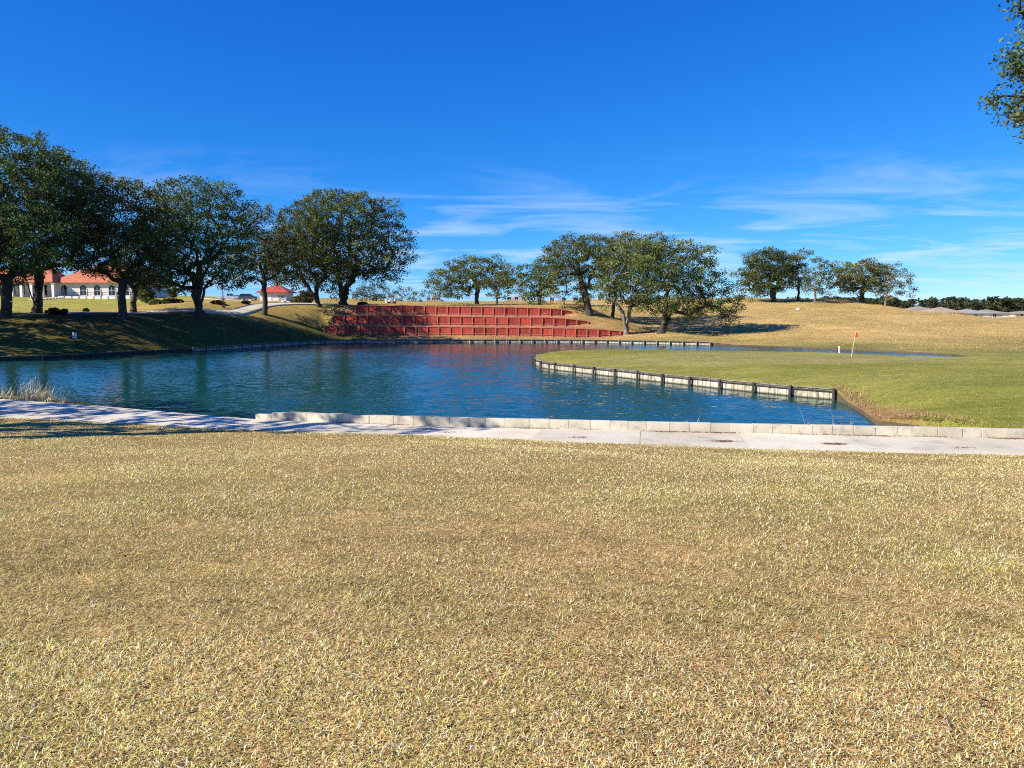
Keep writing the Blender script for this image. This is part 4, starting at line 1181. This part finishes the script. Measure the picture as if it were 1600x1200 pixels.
house('tan-roofed house between two grey roofs beyond the hill', 1456, 1512, 258, 488.2, 480.0, 'shingle_tan')
house('blue-grey roofed house right of the tan-roofed house', 1500, 1552, 272, 489.2, 483.0, 'shingle_blue')
house('long grey-roofed house second from the right frame edge', 1530, 1582, 292, 489.4, 484.0, 'shingle_grey')
house('partly cut grey-roofed house at the right frame edge', 1585, 1650, 320, 489.8, 486.3, 'shingle_grey')
HB = 'houses on the skyline behind the walls'
house('grey-roofed house on the skyline above the left red walls', 664, 690, 300, 470, 463, 'shingle_grey', depth=14, group=HB)
house('tan-roofed house behind the distant oaks above the walls', 788, 826, 235, 470, 463, 'shingle_tan', depth=12, group=HB)
house('long low white house behind the two young trees', 850, 912, 230, 473.5, 467.5, 'shingle_grey', depth=11, group=HB)
house('low white house seen between the oak trunks on the right', 926, 985, 222, 476, 470, 'shingle_tan', depth=11, group=HB)
house('white house half hidden behind the broad low oak', 990, 1060, 226, 476.5, 469, 'shingle_grey', depth=12, group=HB)

# ------------------------------------------------------------------ the upper cart path and drive on the left
def ribbon(name, pts_px, width, lift=0.06, mat='concrete'):
    C_ = [PX(u, 480, d).xy for u, d in pts_px]
    L = line_points([(p.x, p.y, 0) for p in C_], step=1.5)
    V = []
    for i, p in enumerate(L):
        t = (L[min(i + 1, len(L) - 1)] - L[max(0, i - 1)]).normalized()
        nrm = Vector((-t.y, t.x, 0))
        for s in (-1, -0.5, 0, 0.5, 1):
            q = p + nrm * (s * width / 2); V.append((q.x, q.y))
    V = np.array(V); z = heights(V) + lift
    n = len(L); Fq = []
    for i in range(n - 1):
        for j in range(4):
            a = i * 5 + j; Fq.append((a, a + 1, a + 6, a + 5))
    base = np.column_stack([V, z])
    low = base.copy(); low[:, 2] -= 0.25
    Fq2 = []
    for i in range(n - 1):
        for j in (0, 4):
            a = i * 5 + j; Fq2.append((a, a + 5, a + 5 + 5 * n, a + 5 * n))
    me = np_mesh(name, np.vstack([base, low]), Fq + Fq2, M[mat])
    tag(link_mesh(name, me), kind='structure')
ribbon('upper_cart_path', [(90, 89), (200, 93), (260, 97), (312, 100), (370, 105), (412, 113), (455, 119), (490, 124), (525, 128), (545, 134)], 2.4, 0.10)
ribbon('drive', [(520, 127), (490, 132), (470, 142), (455, 158), (446, 172), (440, 182)], 3.6, 0.14)
ribbon('parking_place', [(330, 193), (360, 192), (400, 190), (412, 189)], 9.0, 0.10)

# ------------------------------------------------------------------ vehicles
def wheel_mesh(r=0.34, wd=0.22):
    mb = MB(); mb.tube((0, -wd / 2, 0), (0, wd / 2, 0), r, n=16); t = mb.mesh('wheel', M['rubber'], bevel=0.02)
    mb = MB(); mb.tube((0, -wd / 2 - 0.012, 0), (0, wd / 2 + 0.012, 0), r * 0.62, n=12); h = mb.mesh('rim', M['chrome'])
    return t, h
WT, WR = wheel_mesh()
def car(name, label, u, d, rz, pt, kind='suv'):
    x = PX(u, 480, d).x; z = hz(x, d) + 0.12
    root = empty(name, (x, d, z), rz); tag(root, label, 'car' if kind != 'pickup' else 'pickup truck', 'parked vehicles')
    if kind == 'pickup': prof = [(-2.7, .45), (2.65, .45), (2.75, .75), (2.6, 1.05), (1.25, 1.15), (-0.6, 1.15), (-0.65, 1.12), (-2.7, 1.12)]; cab = [(1.2, 1.15), (0.55, 1.78), (-0.45, 1.80), (-0.62, 1.15)]; ax = (-1.65, 1.75)
    elif kind == 'suv': prof = [(-2.3, .4), (2.25, .4), (2.35, .7), (2.2, .98), (1.15, 1.08), (-2.2, 1.1), (-2.35, .8)]; cab = [(1.1, 1.08), (0.35, 1.66), (-1.75, 1.68), (-2.2, 1.1)]; ax = (-1.4, 1.45)
    else: prof = [(-2.3, .35), (2.25, .35), (2.35, .6), (2.2, .82), (1.2, .92), (-1.7, .95), (-2.3, .92), (-2.38, .65)]; cab = [(1.15, .92), (0.35, 1.42), (-0.95, 1.44), (-1.75, .95)]; ax = (-1.4, 1.4)
    mb = MB(); mb.prism(prof, -0.92, 0.92); mb.build('body', pt, root, bevel=0.06)
    mb = MB(); mb.prism([(px * 1.0, pz) for px, pz in cab], -0.80, 0.80); mb.build('cabin', pt, root, bevel=0.05)
    cx_ = sum(p[0] for p in cab) / 4; 
    for s in (-1, 1):
        mb = MB(); pr = [(cx_ + (px - cx_) * 0.86, 0.06 + (pz - cab[0][1]) * 0.82 + cab[0][1]) for px, pz in cab]
        mb.prism(pr, s * 0.80 - 0.012, s * 0.80 + 0.012); g = mb.build('side_window', M['glass'], root)
        mb = MB(); mb.box((cx_, s * 0.805, cab[0][1] + 0.28), (0.07, 0.03, 0.5)); mb.build('pillar', pt, g)
        mb = MB(); mb.box((cab[0][0] - 0.1, s * 0.98, cab[0][1] + 0.1), (0.12, 0.16, 0.13)); mb.build('mirror', pt, root)
    for k, (p, q) in enumerate(((cab[0], cab[1]), (cab[3], cab[2]))):
        mb = MB(); sgn = 1 if k == 0 else -1; o = 0.015 * sgn
        a = (p[0] * 0.92 + q[0] * 0.08 + o, p[1] * 0.92 + q[1] * 0.08 + 0.02); b = (p[0] * 0.1 + q[0] * 0.9 + o, p[1] * 0.1 + q[1] * 0.9 + 0.02)
        mb.add([(a[0], -.7, a[1]), (a[0], .7, a[1]), (b[0], .66, b[1]), (b[0], -.66, b[1]), (a[0] - .02 * sgn, -.7, a[1] - .02), (a[0] - .02 * sgn, .7, a[1] - .02), (b[0] - .02 * sgn, .66, b[1] - .02), (b[0] - .02 * sgn, -.66, b[1] - .02)],
               [(0, 1, 2, 3), (7, 6, 5, 4), (0, 4, 5, 1), (1, 5, 6, 2), (2, 6, 7, 3), (3, 7, 4, 0)])
        mb.build('windscreen' if k == 0 else 'rear_window', M['glass'], root)
    for s in (-1, 1):
        for a in ax:
            wo = link_mesh('wheel', WT, root, (a, s * 0.86, 0.34)); link_mesh('rim', WR, wo)
        mb = MB(); mb.box((2.27, s * 0.62, 0.72), (0.12, 0.38, 0.16)); mb.build('headlight', M['chrome'], root)
        mb = MB(); mb.box((-2.3 if kind != 'pickup' else -2.7, s * 0.75, 0.8), (0.1, 0.2, 0.25)); mb.build('tail_light', M['tile_red'], root)
P_sil = paint('silver_paint', (0.42, 0.46, 0.52)); P_dk = paint('dark_blue_paint', (0.035, 0.045, 0.07)); P_bk = paint('black_paint', (0.015, 0.015, 0.018)); P_wh = paint('white_car_paint', (0.72, 0.72, 0.72))
car('parked_pickup', 'silver pickup truck parked right of the lamp post', 359, 192, 0.15, P_sil, 'pickup')
car('parked_car', 'dark blue car parked left of the small red-roofed building', 389, 188, 0.1, P_dk, 'suv')
car('parked_car', 'white car showing between the pickup and the dark blue car', 375, 196, 1.35, P_wh, 'sedan')
car('parked_car', 'black car parked behind the cypress', 252, 178, 0.05, P_bk, 'suv')
car('parked_car', 'white car parked right of the black car near the cypress', 264, 183, 0.1, P_wh, 'sedan')

# golf cart and golfer above the top wall
def golf_cart(u, d):
    x = PX(u, 480, d).x; z = hz(x, d)
    root = empty('golf_cart', (x, d, z), 0.5); tag(root, 'golf cart with a white roof above the topmost red wall', 'golf cart')
    mb = MB(); mb.prism([(-1.15, .3), (1.2, .3), (1.25, .6), (0.95, .95), (0.7, .95), (0.5, .42), (-0.2, .42), (-0.25, .75), (-1.15, .8)], -.58, .58); mb.build('body', P_bk, root, bevel=0.03)
    mb = MB(); mb.box((-0.3, 0, .82), (0.5, 1.05, .16)); mb.box((-0.55, 0, 1.1), (0.12, 1.05, .45)); mb.build('seat', M['white'], root, bevel=0.03)
    mb = MB(); mb.box((0, 0, 1.86), (1.9, 1.2, .07)); mb.build('roof', M['white'], root, bevel=0.02)
    for sx, xx, xt in ((1, 0.85, 0.75), (-1, -0.85, -0.8)):
        for s in (-1, 1):
            mb = MB(); mb.tube((xx, s * .53, .8), (xt, s * .53, 1.84), .025, n=6); mb.build('roof_post', M['dark'], root)
    for a in (-.75, .8):
        for s in (-1, 1):
            o = link_mesh('wheel', WT, root, (a, s * .5, .22)); o.scale = (.66, .8, .66)
    mb = MB(); mb.tube((-1.2, .25, .5), (-1.35, .25, 1.35), .15, .17, 9); mb.tube((-1.2, -.25, .5), (-1.35, -.25, 1.35), .15, .17, 9); mb.build('golf_bag', M['white'], root)
    mb = MB(); mb.tube((.62, .25, .95), (.45, .25, 1.08), .02, n=6); mb.tube((.44, .25, 1.075), (.42, .25, 1.09), .16, n=12); mb.build('steering_wheel', M['dark'], root)
golf_cart(611, 192)
def golfer(u, d):
    x = PX(u, 480, d).x; z = hz(x, d)
    J = {'pel': (0, 0, .95, .15), 'waist': (0, 0, 1.1, .14), 'chest': (0, .02, 1.34, .165), 'neck': (0, .01, 1.5, .065), 'head': (0, -.02, 1.6, .085), 'top': (0, -.02, 1.72, .085)}
    for s, t in ((-1, 'l'), (1, 'r')):
        J['hip' + t] = (s * .1, 0, .9, .1); J['knee' + t] = (s * .13, -.03, .5, .068); J['ank' + t] = (s * .15, 0.02, .09, .045); J['toe' + t] = (s * .17, -.16, .04, .04)
        J['sh' + t] = (s * .19, .02, 1.42, .07); J['el' + t] = (s * .27, -.04, 1.15, .05); J['wr' + t] = (s * .14, -.26, 1.05, .036); J['ha' + t] = (s * .08, -.33, 1.02, .04)
    E_ = [('pel', 'waist'), ('waist', 'chest'), ('chest', 'neck'), ('neck', 'head'), ('head', 'top')]
    for t in 'lr': E_ += [('pel', 'hip' + t), ('hip' + t, 'knee' + t), ('knee' + t, 'ank' + t), ('ank' + t, 'toe' + t), ('chest', 'sh' + t), ('sh' + t, 'el' + t), ('el' + t, 'wr' + t), ('wr' + t, 'ha' + t)]
    ks = list(J); me = bpy.data.meshes.new('body')
    me.from_pydata([J[k][:3] for k in ks], [(ks.index(a), ks.index(b)) for a, b in E_], [])
    root = empty('person', (x, d, z), 0.4); tag(root, 'golfer in a white cap and white shirt standing beside the golf cart', 'person')
    o = link_mesh('body', me, root)
    md = o.modifiers.new('skin', 'SKIN')
    for i, k in enumerate(ks):
        sv = me.skin_vertices[0].data[i]; sv.radius = (J[k][3], J[k][3]); sv.use_root = (k == 'pel')
    sb = o.modifiers.new('sub', 'SUBSURF'); sb.levels = 1; sb.render_levels = 1
    m, nt, p, out = new_mat('golfer_clothes')
    tcn = nt.nodes.new('ShaderNodeTexCoord'); sp_ = nt.nodes.new('ShaderNodeSeparateXYZ'); nt.links.new(tcn.outputs['Object'], sp_.inputs[0])
    mr = nt.nodes.new('ShaderNodeMapRange'); mr.inputs[2].default_value = 2.0; nt.links.new(sp_.outputs[2], mr.inputs[0])
    rp = ramp(nt, mr.outputs[0], [(0.0, (.6, .6, .6)), (0.06, (.02, .02, .03)), (0.495, (.7, .7, .7)), (0.75, (.42, .24, .16))])
    for n_ in nt.nodes:
        if n_.type == 'VALTORGB': n_.color_ramp.interpolation = 'CONSTANT'
    nt.links.new(rp, p.inputs['Base Color']); me.materials.append(m)
    mb = MB(); mb.tube((0, -.02, 1.70), (0, -.02, 1.80), .115, .09, 10); mb.box((0, -.15, 1.71), (.16, .16, .02)); mb.build('cap', M['white'], root)
golfer(617.5, 190)

# ------------------------------------------------------------------ small things
def lamp_post(u, d):
    x = PX(u, 480, d).x; z = hz(x, d); top = PX(u, 431, d).z - z
    root = empty('lamp_post', (x, d, z)); tag(root, 'slim dark lamp post among the oaks left of the parked pickup', 'lamp post')
    mb = MB(); mb.tube((0, 0, -.2), (0, 0, top), .075, .055, 8); mb.build('pole', M['dark'], root)
    mb = MB(); mb.box((0, 0, .2), (.3, .3, .4)); mb.build('base', M['dark'], root)
    mb = MB(); mb.tube((0, 0, top), (0, 0, top + .35), .14, .2, 8); mb.tube((0, 0, top + .35), (0, 0, top + .5), .24, .04, 8); mb.build('lantern', M['dark'], root)
lamp_post(349, 106)
def flagstick():
    p = PZ(1330, 556.5, 0.9); z = hz(p.x, p.y)
    root = empty('golf_flag', (p.x, p.y, z)); tag(root, 'yellow golf flagstick with a small red flag on the green', 'golf flag')
    mb = MB(); mb.tube((0, 0, -.1), (.33, .05, 2.12), .022, .016, 7); mb.build('stick', plain('yellow_paint', (.75, .62, .2), .5, .05), root)
    V = []; n = 6
    for i in range(n + 1):
        t = i / n
        for s in range(5):
            k = s / 4
            V.append((.33 - .03 * k + t * .24 * (0.4 + .6 * k), .05 + .05 * math.sin(t * 5 + k), 2.12 - .42 * k - t * t * .12))
    Fq = [(i * 5 + s, i * 5 + s + 1, (i + 1) * 5 + s + 1, (i + 1) * 5 + s) for i in range(n) for s in range(4)]
    V = np.array(V); V2 = V + np.array([0, .006, 0])
    Fq = np.array(Fq); fl = link_mesh('flag', np_mesh('flag', np.vstack([V, V2]), np.vstack([Fq, Fq[:, ::-1] + len(V)]), plain('red_flag_cloth', (.55, .03, .025), .8, .1)), root)
    mb = MB(); mb.tube((0, 0, 0.0), (0, 0, 0.012), .055, n=12); mb.build('cup', M['dark'], root)
flagstick()
def stake(label, u, d, top_v, wd=.07, mat='white'):
    x = PX(u, 480, d).x; z = hz(x, d); h = PX(u, top_v, d).z - z
    root = empty('marker_stake', (x, d, z)); tag(root, label, 'stake')
    mb = MB(); mb.box((0, 0, h / 2 - .1), (wd, wd, h + .2)); mb.build('stake', M[mat], root, bevel=.01)
    mb = MB(); mb.box((0, 0, h + .02), (wd * 1.25, wd * 1.25, .05), taper=.5); mb.build('tip', M[mat], root)
stake('short white hazard stake left of the flag at the channel', 1314, 71.5, 541.5, .12)
stake('thin dark post rising from the left bank at the water', 319, 89.5, 515, .10, 'dark')
def bank_sign(u, d):
    x = PX(u, 480, d).x; z = hz(x, d)
    c = PX(u, 524, d).z - z
    root = empty('sign', (x, d, z)); tag(root, 'small pale blue-white sign board on the shaded left bank', 'sign')
    mb = MB(); mb.box((0, 0, c), (.44, .03, .62)); b = mb.build('board', plain('pale_sign', (.62, .70, .74), .6, .05), root)
    mb = MB(); mb.box((0, -.02, c), (.07, .012, .5)); mb.build('stripe', plain('blue_grey_ink', (.12, .2, .27), .7, .1), b)
    mb = MB(); mb.box((0, .045, c / 2 - .05), (.05, .05, c + .1)); mb.build('post', M['old_timber'], root)
bank_sign(114, 78.5)
def tee_marker():
    u, d = 1247, 150
    x = PX(u, 480, d).x
    z = hz(x, d)
    root = empty('yardage_marker', (x, d, z)); tag(root, 'small white marker box lying on the dry hill below the trees', 'marker')
    mb = MB(); mb.box((0, 0, .18), (.5, .35, .4), taper=.85); mb.build('box', M['white'], root, bevel=.02)
    mb = MB(); mb.box((0, 0, .40), (.56, .40, .05)); mb.build('lid', M['white'], root)
tee_marker()

# ------------------------------------------------------------------ far woods on the right
def far_wood():
    rng = np.random.default_rng(55)
    tips = []; sp = []
    for k in range(480):
        y = rng.uniform(520, 620); u = rng.uniform(1180, 1900)
        x = (u - 800) / F * y
        h = rng.uniform(8.5, 13) * (1.15 if rng.uniform() < .2 else 1)
        r = rng.uniform(3.0, 5.0)
        for q in range(9):
            a = rng.uniform(0, 6.28); rr = r * math.sqrt(rng.uniform())
            tips.append((x + rr * math.cos(a), y + rr * math.sin(a), 2 + h * rng.uniform(0.1, 0.95))); sp.append(r * .55)
    tips = np.array(tips)
    V, Fq, Cc = leaves(tips, np.array(sp), 26, 1.0, rng, (0.042, 0.056, 0.026), .25, tip_var=.25)
    o = link_mesh('far_woods', np_mesh('far_woods', V, Fq, M['leaf'], Cc))
    tag(o, 'dark line of distant woods beyond the houses on the right', 'woods', kind='stuff')
far_wood()

# ------------------------------------------------------------------ reeds by the path
def reeds(label, x, y, r, h, n, seed, col=(0.62, 0.52, 0.38)):
    rng = np.random.default_rng(seed)
    z = hz(x, y)
    V = []; Fc = []; Cc = []
    for k in range(n):
        a = rng.uniform(0, 6.28); rr = r * 0.35 * math.sqrt(rng.uniform())
        b = np.array([rr * math.cos(a), rr * math.sin(a), -0.03])
        L = h * rng.uniform(.4, 1.15); la = rng.uniform(0, 6.28); lean = abs(rng.normal(.75, .45))
        dv = np.array([math.cos(la), math.sin(la), 0]); w0 = rng.uniform(.014, .032)
        sd = np.array([-dv[1], dv[0], 0])
        i0 = len(V); droop = rng.uniform(.2, 1.3)
        for q in range(5):
            t = q / 4
            ang = lean * (1 + droop * t)
            p = b + dv * (L * t * math.sin(min(ang, 2.0))) + np.array([0, 0, L * t * math.cos(min(ang, 2.0))])
            p[2] = max(p[2], -.02)
            V += [p - sd * w0 * (1 - t * .8), p + sd * w0 * (1 - t * .8)]
            c = np.array(col) * math.exp(rng.normal(0, .25)); Cc += [c, c]
        for q in range(4):
            j = i0 + q * 2; Fc.append((j, j + 1, j + 3, j + 2))
    root = empty('reed_clump', (x, y, z)); tag(root, label, 'reeds', 'dry reeds at the left shore')
    o = link_mesh('blades', np_mesh('blades', V, Fc, M['blade'], np.clip(np.array(Cc), 0, 1)), root)
p = PZ(45, 627, .35); reeds('largest clump of dry bleached reeds at the left shore', p.x, p.y, 2.6, 1.35, 170, 401)
p = PZ(65, 628, .35); reeds('bent dry reeds merging into the right of the largest clump', p.x, p.y, 1.8, 0.95, 90, 402)
p = PZ(108, 632, .35); reeds('smaller clump of dry reeds right of the largest one', p.x, p.y, 1.3, 0.85, 75, 403)
p = PZ(2, 623, .35); reeds('clump of dry reeds cut by the left frame edge', p.x, p.y, 1.4, 0.75, 60, 404)
p = PZ(1090, 661, .3); reeds('thin sprig of pale weeds behind the kerb in the middle', p.x, p.y + .3, .9, .75, 14, 405, (.45, .42, .36))
p = PZ(1262, 664, .3); reeds('tall lone pale weed stalks behind the kerb before the bulkhead end', p.x, p.y + .3, .5, 1.1, 7, 406, (.45, .42, .36))
p = PZ(1318, 666, .3); reeds('fine weeds behind the kerb at the corner of the pond', p.x, p.y + .3, 1.2, .9, 16, 407, (.3, .25, .2))

# ------------------------------------------------------------------ near lawn: blades, fallen leaves
def blade_mesh(pos, L, wd, lean, az, colr, seg, rng):
    """bent blades; pos (n,3)"""
    n = len(pos)
    dv = np.column_stack([np.cos(az), np.sin(az), np.zeros(n)]); sd = np.column_stack([-dv[:, 1], dv[:, 0], np.zeros(n)])
    twist = rng.normal(0, .5, n)
    sd = sd * np.cos(twist)[:, None] + np.array([0, 0, 1.0]) * np.sin(twist)[:, None] * .4
    up = np.array([0, 0, 1.0])
    def pt(t, k): 
        a = lean * (0.55 + k * t)
        return pos + dv * (L * t * np.sin(a))[:, None] + up * (L * t * np.cos(a))[:, None]
    if seg == 1:
        V = np.stack([pos - sd * wd[:, None], pos + sd * wd[:, None], pt(1, .45)], 1)
        return V.reshape(-1, 3), np.arange(3 * n).reshape(n, 3), np.repeat(colr, 3, axis=0)
    m = pt(.55, .35); e = pt(1, .75)
    V = np.stack([pos - sd * wd[:, None] * .8, pos + sd * wd[:, None] * .8, m + sd * wd[:, None], m - sd * wd[:, None], e], 1)
    b = np.arange(n)[:, None] * 5
    Fq = np.concatenate([b + np.array([[0, 1, 2]]), b + np.array([[0, 2, 3]]), b + np.array([[3, 2, 4]])], 0)
    return V.reshape(-1, 3), Fq, np.repeat(colr, 5, axis=0)
def lawn_noise(x, y):
    a = np.sin(x * 1.7 + 1.9 * np.sin(y * 1.1)) * np.sin(y * 1.3 + 1.5 * np.sin(x * .9))
    b = np.sin(x * .53 + 2.1 * np.sin(y * .37) + 1) * np.sin(y * .61 + 1.2 * np.sin(x * .41))
    c = np.sin(x * 5.1 + 2 * np.sin(y * 3.7)) * np.sin(y * 4.7 + 2 * np.sin(x * 4.1))
    return a, b, c
def build_grass():
    rng = np.random.default_rng(77)
    allV = []; allF = []; allC = []; off = 0
    for (y0, y1, seg) in ((2.2, 4.4, 3), (4.4, 31, 1)):
        hw = 0.72; D0 = 15500.0; q = 1.35
        n = int(2 * hw * D0 * 3 ** q * (y1 ** (2 - q) - y0 ** (2 - q)) / (2 - q))
        y = (rng.uniform(y0 ** (2 - q), y1 ** (2 - q), n)) ** (1 / (2 - q)); x = rng.uniform(-1, 1, n) * (hw * y + .3)
        a, b, c = lawn_noise(x, y)
        h1 = np.sin(x * 47 + 4 * np.sin(y * 23) + 2 * np.sin(x * 13)) * np.sin(y * 41 + 4 * np.sin(x * 29 + 1) + 2 * np.sin(y * 11))
        h2 = np.sin(x * 19 + 3 * np.sin(y * 11 + 2)) * np.sin(y * 17 + 3 * np.sin(x * 13))
        fine = .6 * h1 * np.clip(1.3 - y / 16, .3, 1) + .5 * h2
        ok = (y < y_near(x) - .02) & (rng.uniform(0, 1, n) - .22 * fine < np.clip(.82 + .16 * c + .14 * np.sin(x * 11 + 3 * np.sin(y * 7)) * np.sin(y * 13 + 2 * np.sin(x * 9)) + .10 * a, .25, 1))
        x, y, a, b, c, fine = x[ok], y[ok], a[ok], b[ok], c[ok], fine[ok]; n = len(x)
        z = heights(np.column_stack([x, y])) - .004
        sc = 1.0 + .035 * np.maximum(y - 6, 0)
        L = rng.uniform(.016, .048, n) * (1 + .2 * b) * sc ** .6
        wd = rng.uniform(.0011, .0027, n) * (1 + .26 * np.maximum(y - 4, 0))
        lean = np.abs(rng.normal(1.22, .34, n)); az = rng.uniform(0, 6.283, n)
        t = rng.uniform(0, 1, n)
        red = .5 + .5 * np.sin(x * 2.3 + 2.2 * np.sin(y * 1.9 + 1)) * np.sin(y * 2.1 + 1.8 * np.sin(x * 1.7))
        straw = np.array([.88, .675, .315]); green = np.array([.47, .45, .12]); brown = np.array([.44, .235, .10]); pale = np.array([.98, .83, .52])
        pg = np.clip(.24 + .14 * a + .16 * b, .05, .7); pb = np.clip(.15 - .10 * b + .06 * c - .04 * a, .03, .45) + .16 * np.clip(red - .6, 0, 1)
        edge = np.clip(1 - (y_near(x) - y) / .8, 0, 1); pg = np.clip(pg + edge * .25, 0, .8)
        colr = np.where((t < pg)[:, None], green, np.where((t < pg + pb)[:, None], brown, np.where((t > .86)[:, None], pale, straw)))
        colr = colr * np.exp(rng.normal(-0.03, .36, n) + .07 * c + .05 * b + .30 * fine)[:, None]
        L = L * (1 + edge * .5)
        V, Fq, Cc = blade_mesh(np.column_stack([x, y, z]), L, wd, lean, az, np.clip(colr, 0, .9), seg, rng)
        allV.append(V); allF.append(Fq + off); allC.append(Cc); off += len(V)
    o = link_mesh('lawn_grass', np_mesh('lawn_grass', np.vstack(allV), np.vstack(allF), M['blade'], np.vstack(allC)))
    tag(o, 'dry straw-coloured lawn grass covering the foreground slope', 'grass', kind='stuff')
    print('grass tris', sum(len(f) for f in allF))
build_grass()
def litter():
    rng = np.random.default_rng(78)
    n = 800
    y = np.sqrt(rng.uniform(2.3 ** 2, 26 ** 2, n)); y = np.where(rng.uniform(0, 1, n) < .5, rng.uniform(2.4, 9, n), y)
    x = rng.uniform(-1, 1, n) * .72 * y
    ok = y < y_near(x) - .1; x, y = x[ok], y[ok]; n = len(x)
    z = heights(np.column_stack([x, y])) + rng.uniform(.018, .04, n)
    c = np.column_stack([x, y, z])
    nn = rng.normal(0, .45, (n, 3)) + np.array([0, 0, 1]); nn /= np.linalg.norm(nn, axis=1, keepdims=True)
    a = np.cross(nn, rng.normal(0, 1, (n, 3))); a /= np.linalg.norm(a, axis=1, keepdims=True); b = np.cross(nn, a)
    s = rng.uniform(.010, .024, (n, 1))
    V = np.stack([c - a * s, c - b * s * .42 + nn * s * .2, c + a * s, c + b * s * .42 + nn * s * .2], 1).reshape(-1, 3)
    cols = np.array([(.30, .11, .045), (.22, .10, .05), (.38, .17, .07), (.5, .4, .3)])[rng.integers(0, 4, n)] * np.exp(rng.normal(0, .2, n))[:, None]
    o = link_mesh('fallen_leaves', np_mesh('fallen_leaves', V, np.arange(4 * n).reshape(n, 4), M['blade'], np.repeat(cols, 4, axis=0)))
    tag(o, 'brown fallen oak leaves scattered over the dry lawn', 'leaves', kind='stuff')
    # rusty needles washed up along the foot of the kerb, and on the path
    n = 5200
    x = rng.uniform(CURB_X0, 20, n)
    dens = np.clip(np.sin(x * 1.1 + 1) * .6 + np.sin(x * 2.7) * .4 + .25 + .03 * x, 0, 1)
    ok = rng.uniform(0, 1, n) < dens; x = x[ok]; n = len(x)
    y = y_far(x) + .02 - np.abs(rng.normal(0, .07, n)) * (.5 + dens[ok])
    # small drifts lying at the joints of the path
    for u_, v_, k_ in ((1130, 690, 260), (1302, 694.5, 320), (905, 684, 90), (1500, 700, 60), (700, 676, 80)):
        q_ = PZ(u_, v_, Zp)
        x = np.append(x, q_.x + rng.normal(0, .22, k_)); y = np.append(y, q_.y + rng.normal(0, .09, k_))
    n = len(x)
    c = np.column_stack([x, y, np.full(n, Zp + .022) + rng.uniform(0, .012, n)])
    az = rng.normal(0, .5, n); a = np.column_stack([np.cos(az), np.sin(az), rng.normal(0, .08, n)]); b = np.column_stack([-np.sin(az), np.cos(az), rng.normal(0, .3, n)])
    s = rng.uniform(.02, .055, (n, 1))
    V = np.stack([c - a * s, c - b * s * .25, c + a * s, c + b * s * .25], 1).reshape(-1, 3)
    cols = np.array([(.26, .11, .05), (.34, .17, .08), (.20, .10, .06)])[rng.integers(0, 3, n)] * np.exp(rng.normal(0, .2, n))[:, None]
    o = link_mesh('needle_litter', np_mesh('needle_litter', V, np.arange(4 * n).reshape(n, 4), M['blade'], np.repeat(cols, 4, axis=0)))
    tag(o, 'rusty needles and leaf litter along the foot of the kerb', 'litter', kind='stuff')
litter()
# rough fringe of dead grass on the shore at the end of the green bulkhead and along its top
def fringe():
    rng = np.random.default_rng(79)
    pts = []
    bank = [w(1300, 622), w(1322, 632), w(1338, 641), w(1354, 652), w(1368, 663), (17.0, 27.8)]
    L = line_points([(x, y, 0) for x, y in bank], step=.25)
    for p in L:
        for k in range(60):
            q = np.array([p.x + abs(rng.normal(0, .38)) + .03, p.y + rng.normal(0, .25)]); pts.append((q[0], q[1], 0))
    L = line_points([(x, y, 0) for x, y in gpts], step=.2)
    for i, p in enumerate(L[:-1]):
        d = (L[i + 1] - p).normalized(); nr = Vector((d.y, -d.x, 0)) * -1
        for k in range(9):
            q = p + nr * (.08 + abs(rng.normal(0, .2))); pts.append((q.x, q.y, 1))
    pts = np.array(pts)
    ok = ~inside(shore_d, pts[:, :2]); pts = pts[ok]; n = len(pts)
    z = heights(pts[:, :2]) - .02
    kind = pts[:, 2]
    Ln = np.where(kind < .5, rng.uniform(.06, .2, n), rng.uniform(.05, .14, n))
    col = np.where((kind < .5)[:, None], np.array([.40, .27, .15]), np.array([.36, .31, .13])) * np.exp(rng.normal(0, .3, n))[:, None]
    V, Fq, Cc = blade_mesh(np.column_stack([pts[:, :2], z]), Ln, rng.uniform(.008, .016, n), np.abs(rng.normal(.8, .4, n)), rng.uniform(0, 6.28, n), np.clip(col, 0, .9), 1, rng)
    o = link_mesh('shore_grass', np_mesh('shore_grass', V, Fq, M['blade'], Cc))
    tag(o, 'dead brown grass on the pond bank and fringing the green', 'grass', kind='stuff')
fringe()

# short turf that gives the green and the dry hill their grain
def turf_grain():
    rng = np.random.default_rng(80)
    def scatter(n, u0, u1, y0, y1, pw):
        y = rng.uniform(0, 1, n) ** pw * (y1 - y0) + y0; u = rng.uniform(u0, u1, n)
        return np.column_stack([(u - 800) / F * y, y])
    for name, label, P, Lr, Wr, kind in (
        ('fairway_grass', 'short green turf of the green and the slope behind the kerb', scatter(150000, 820, 1640, 26, 80, 1.3), (.04, .10), (.006, .016), 0),
        ('hill_grass', 'short dry golden grass on the hill and the field', scatter(110000, 560, 1640, 84, 185, 1.0), (.10, .30), (.02, .05), 1)):
        P = P[~inside(shore_d, P)]
        x, y = P[:, 0], P[:, 1]
        ok = (y > y_far(x) + .7) & ~((x > WALL[0]['x'][0] - 1) & (x < WALL[0]['x'][-1]) & (y > 112.2) & (y < 119.5))
        P = P[ok]; n = len(P)
        z = heights(P)
        col = zone_colour(P, z) * np.exp(rng.normal(0.12, .20, n))[:, None]
        V, Fq, Cc = blade_mesh(np.column_stack([P, z - .015]), rng.uniform(*Lr, n), rng.uniform(*Wr, n), np.abs(rng.normal(1.1, .3, n)), rng.uniform(0, 6.28, n), np.clip(col, 0, .9), 1, rng)
        o = link_mesh(name, np_mesh(name, V, Fq, M['blade'], Cc))
        tag(o, label, 'grass', kind='stuff')
turf_grain()
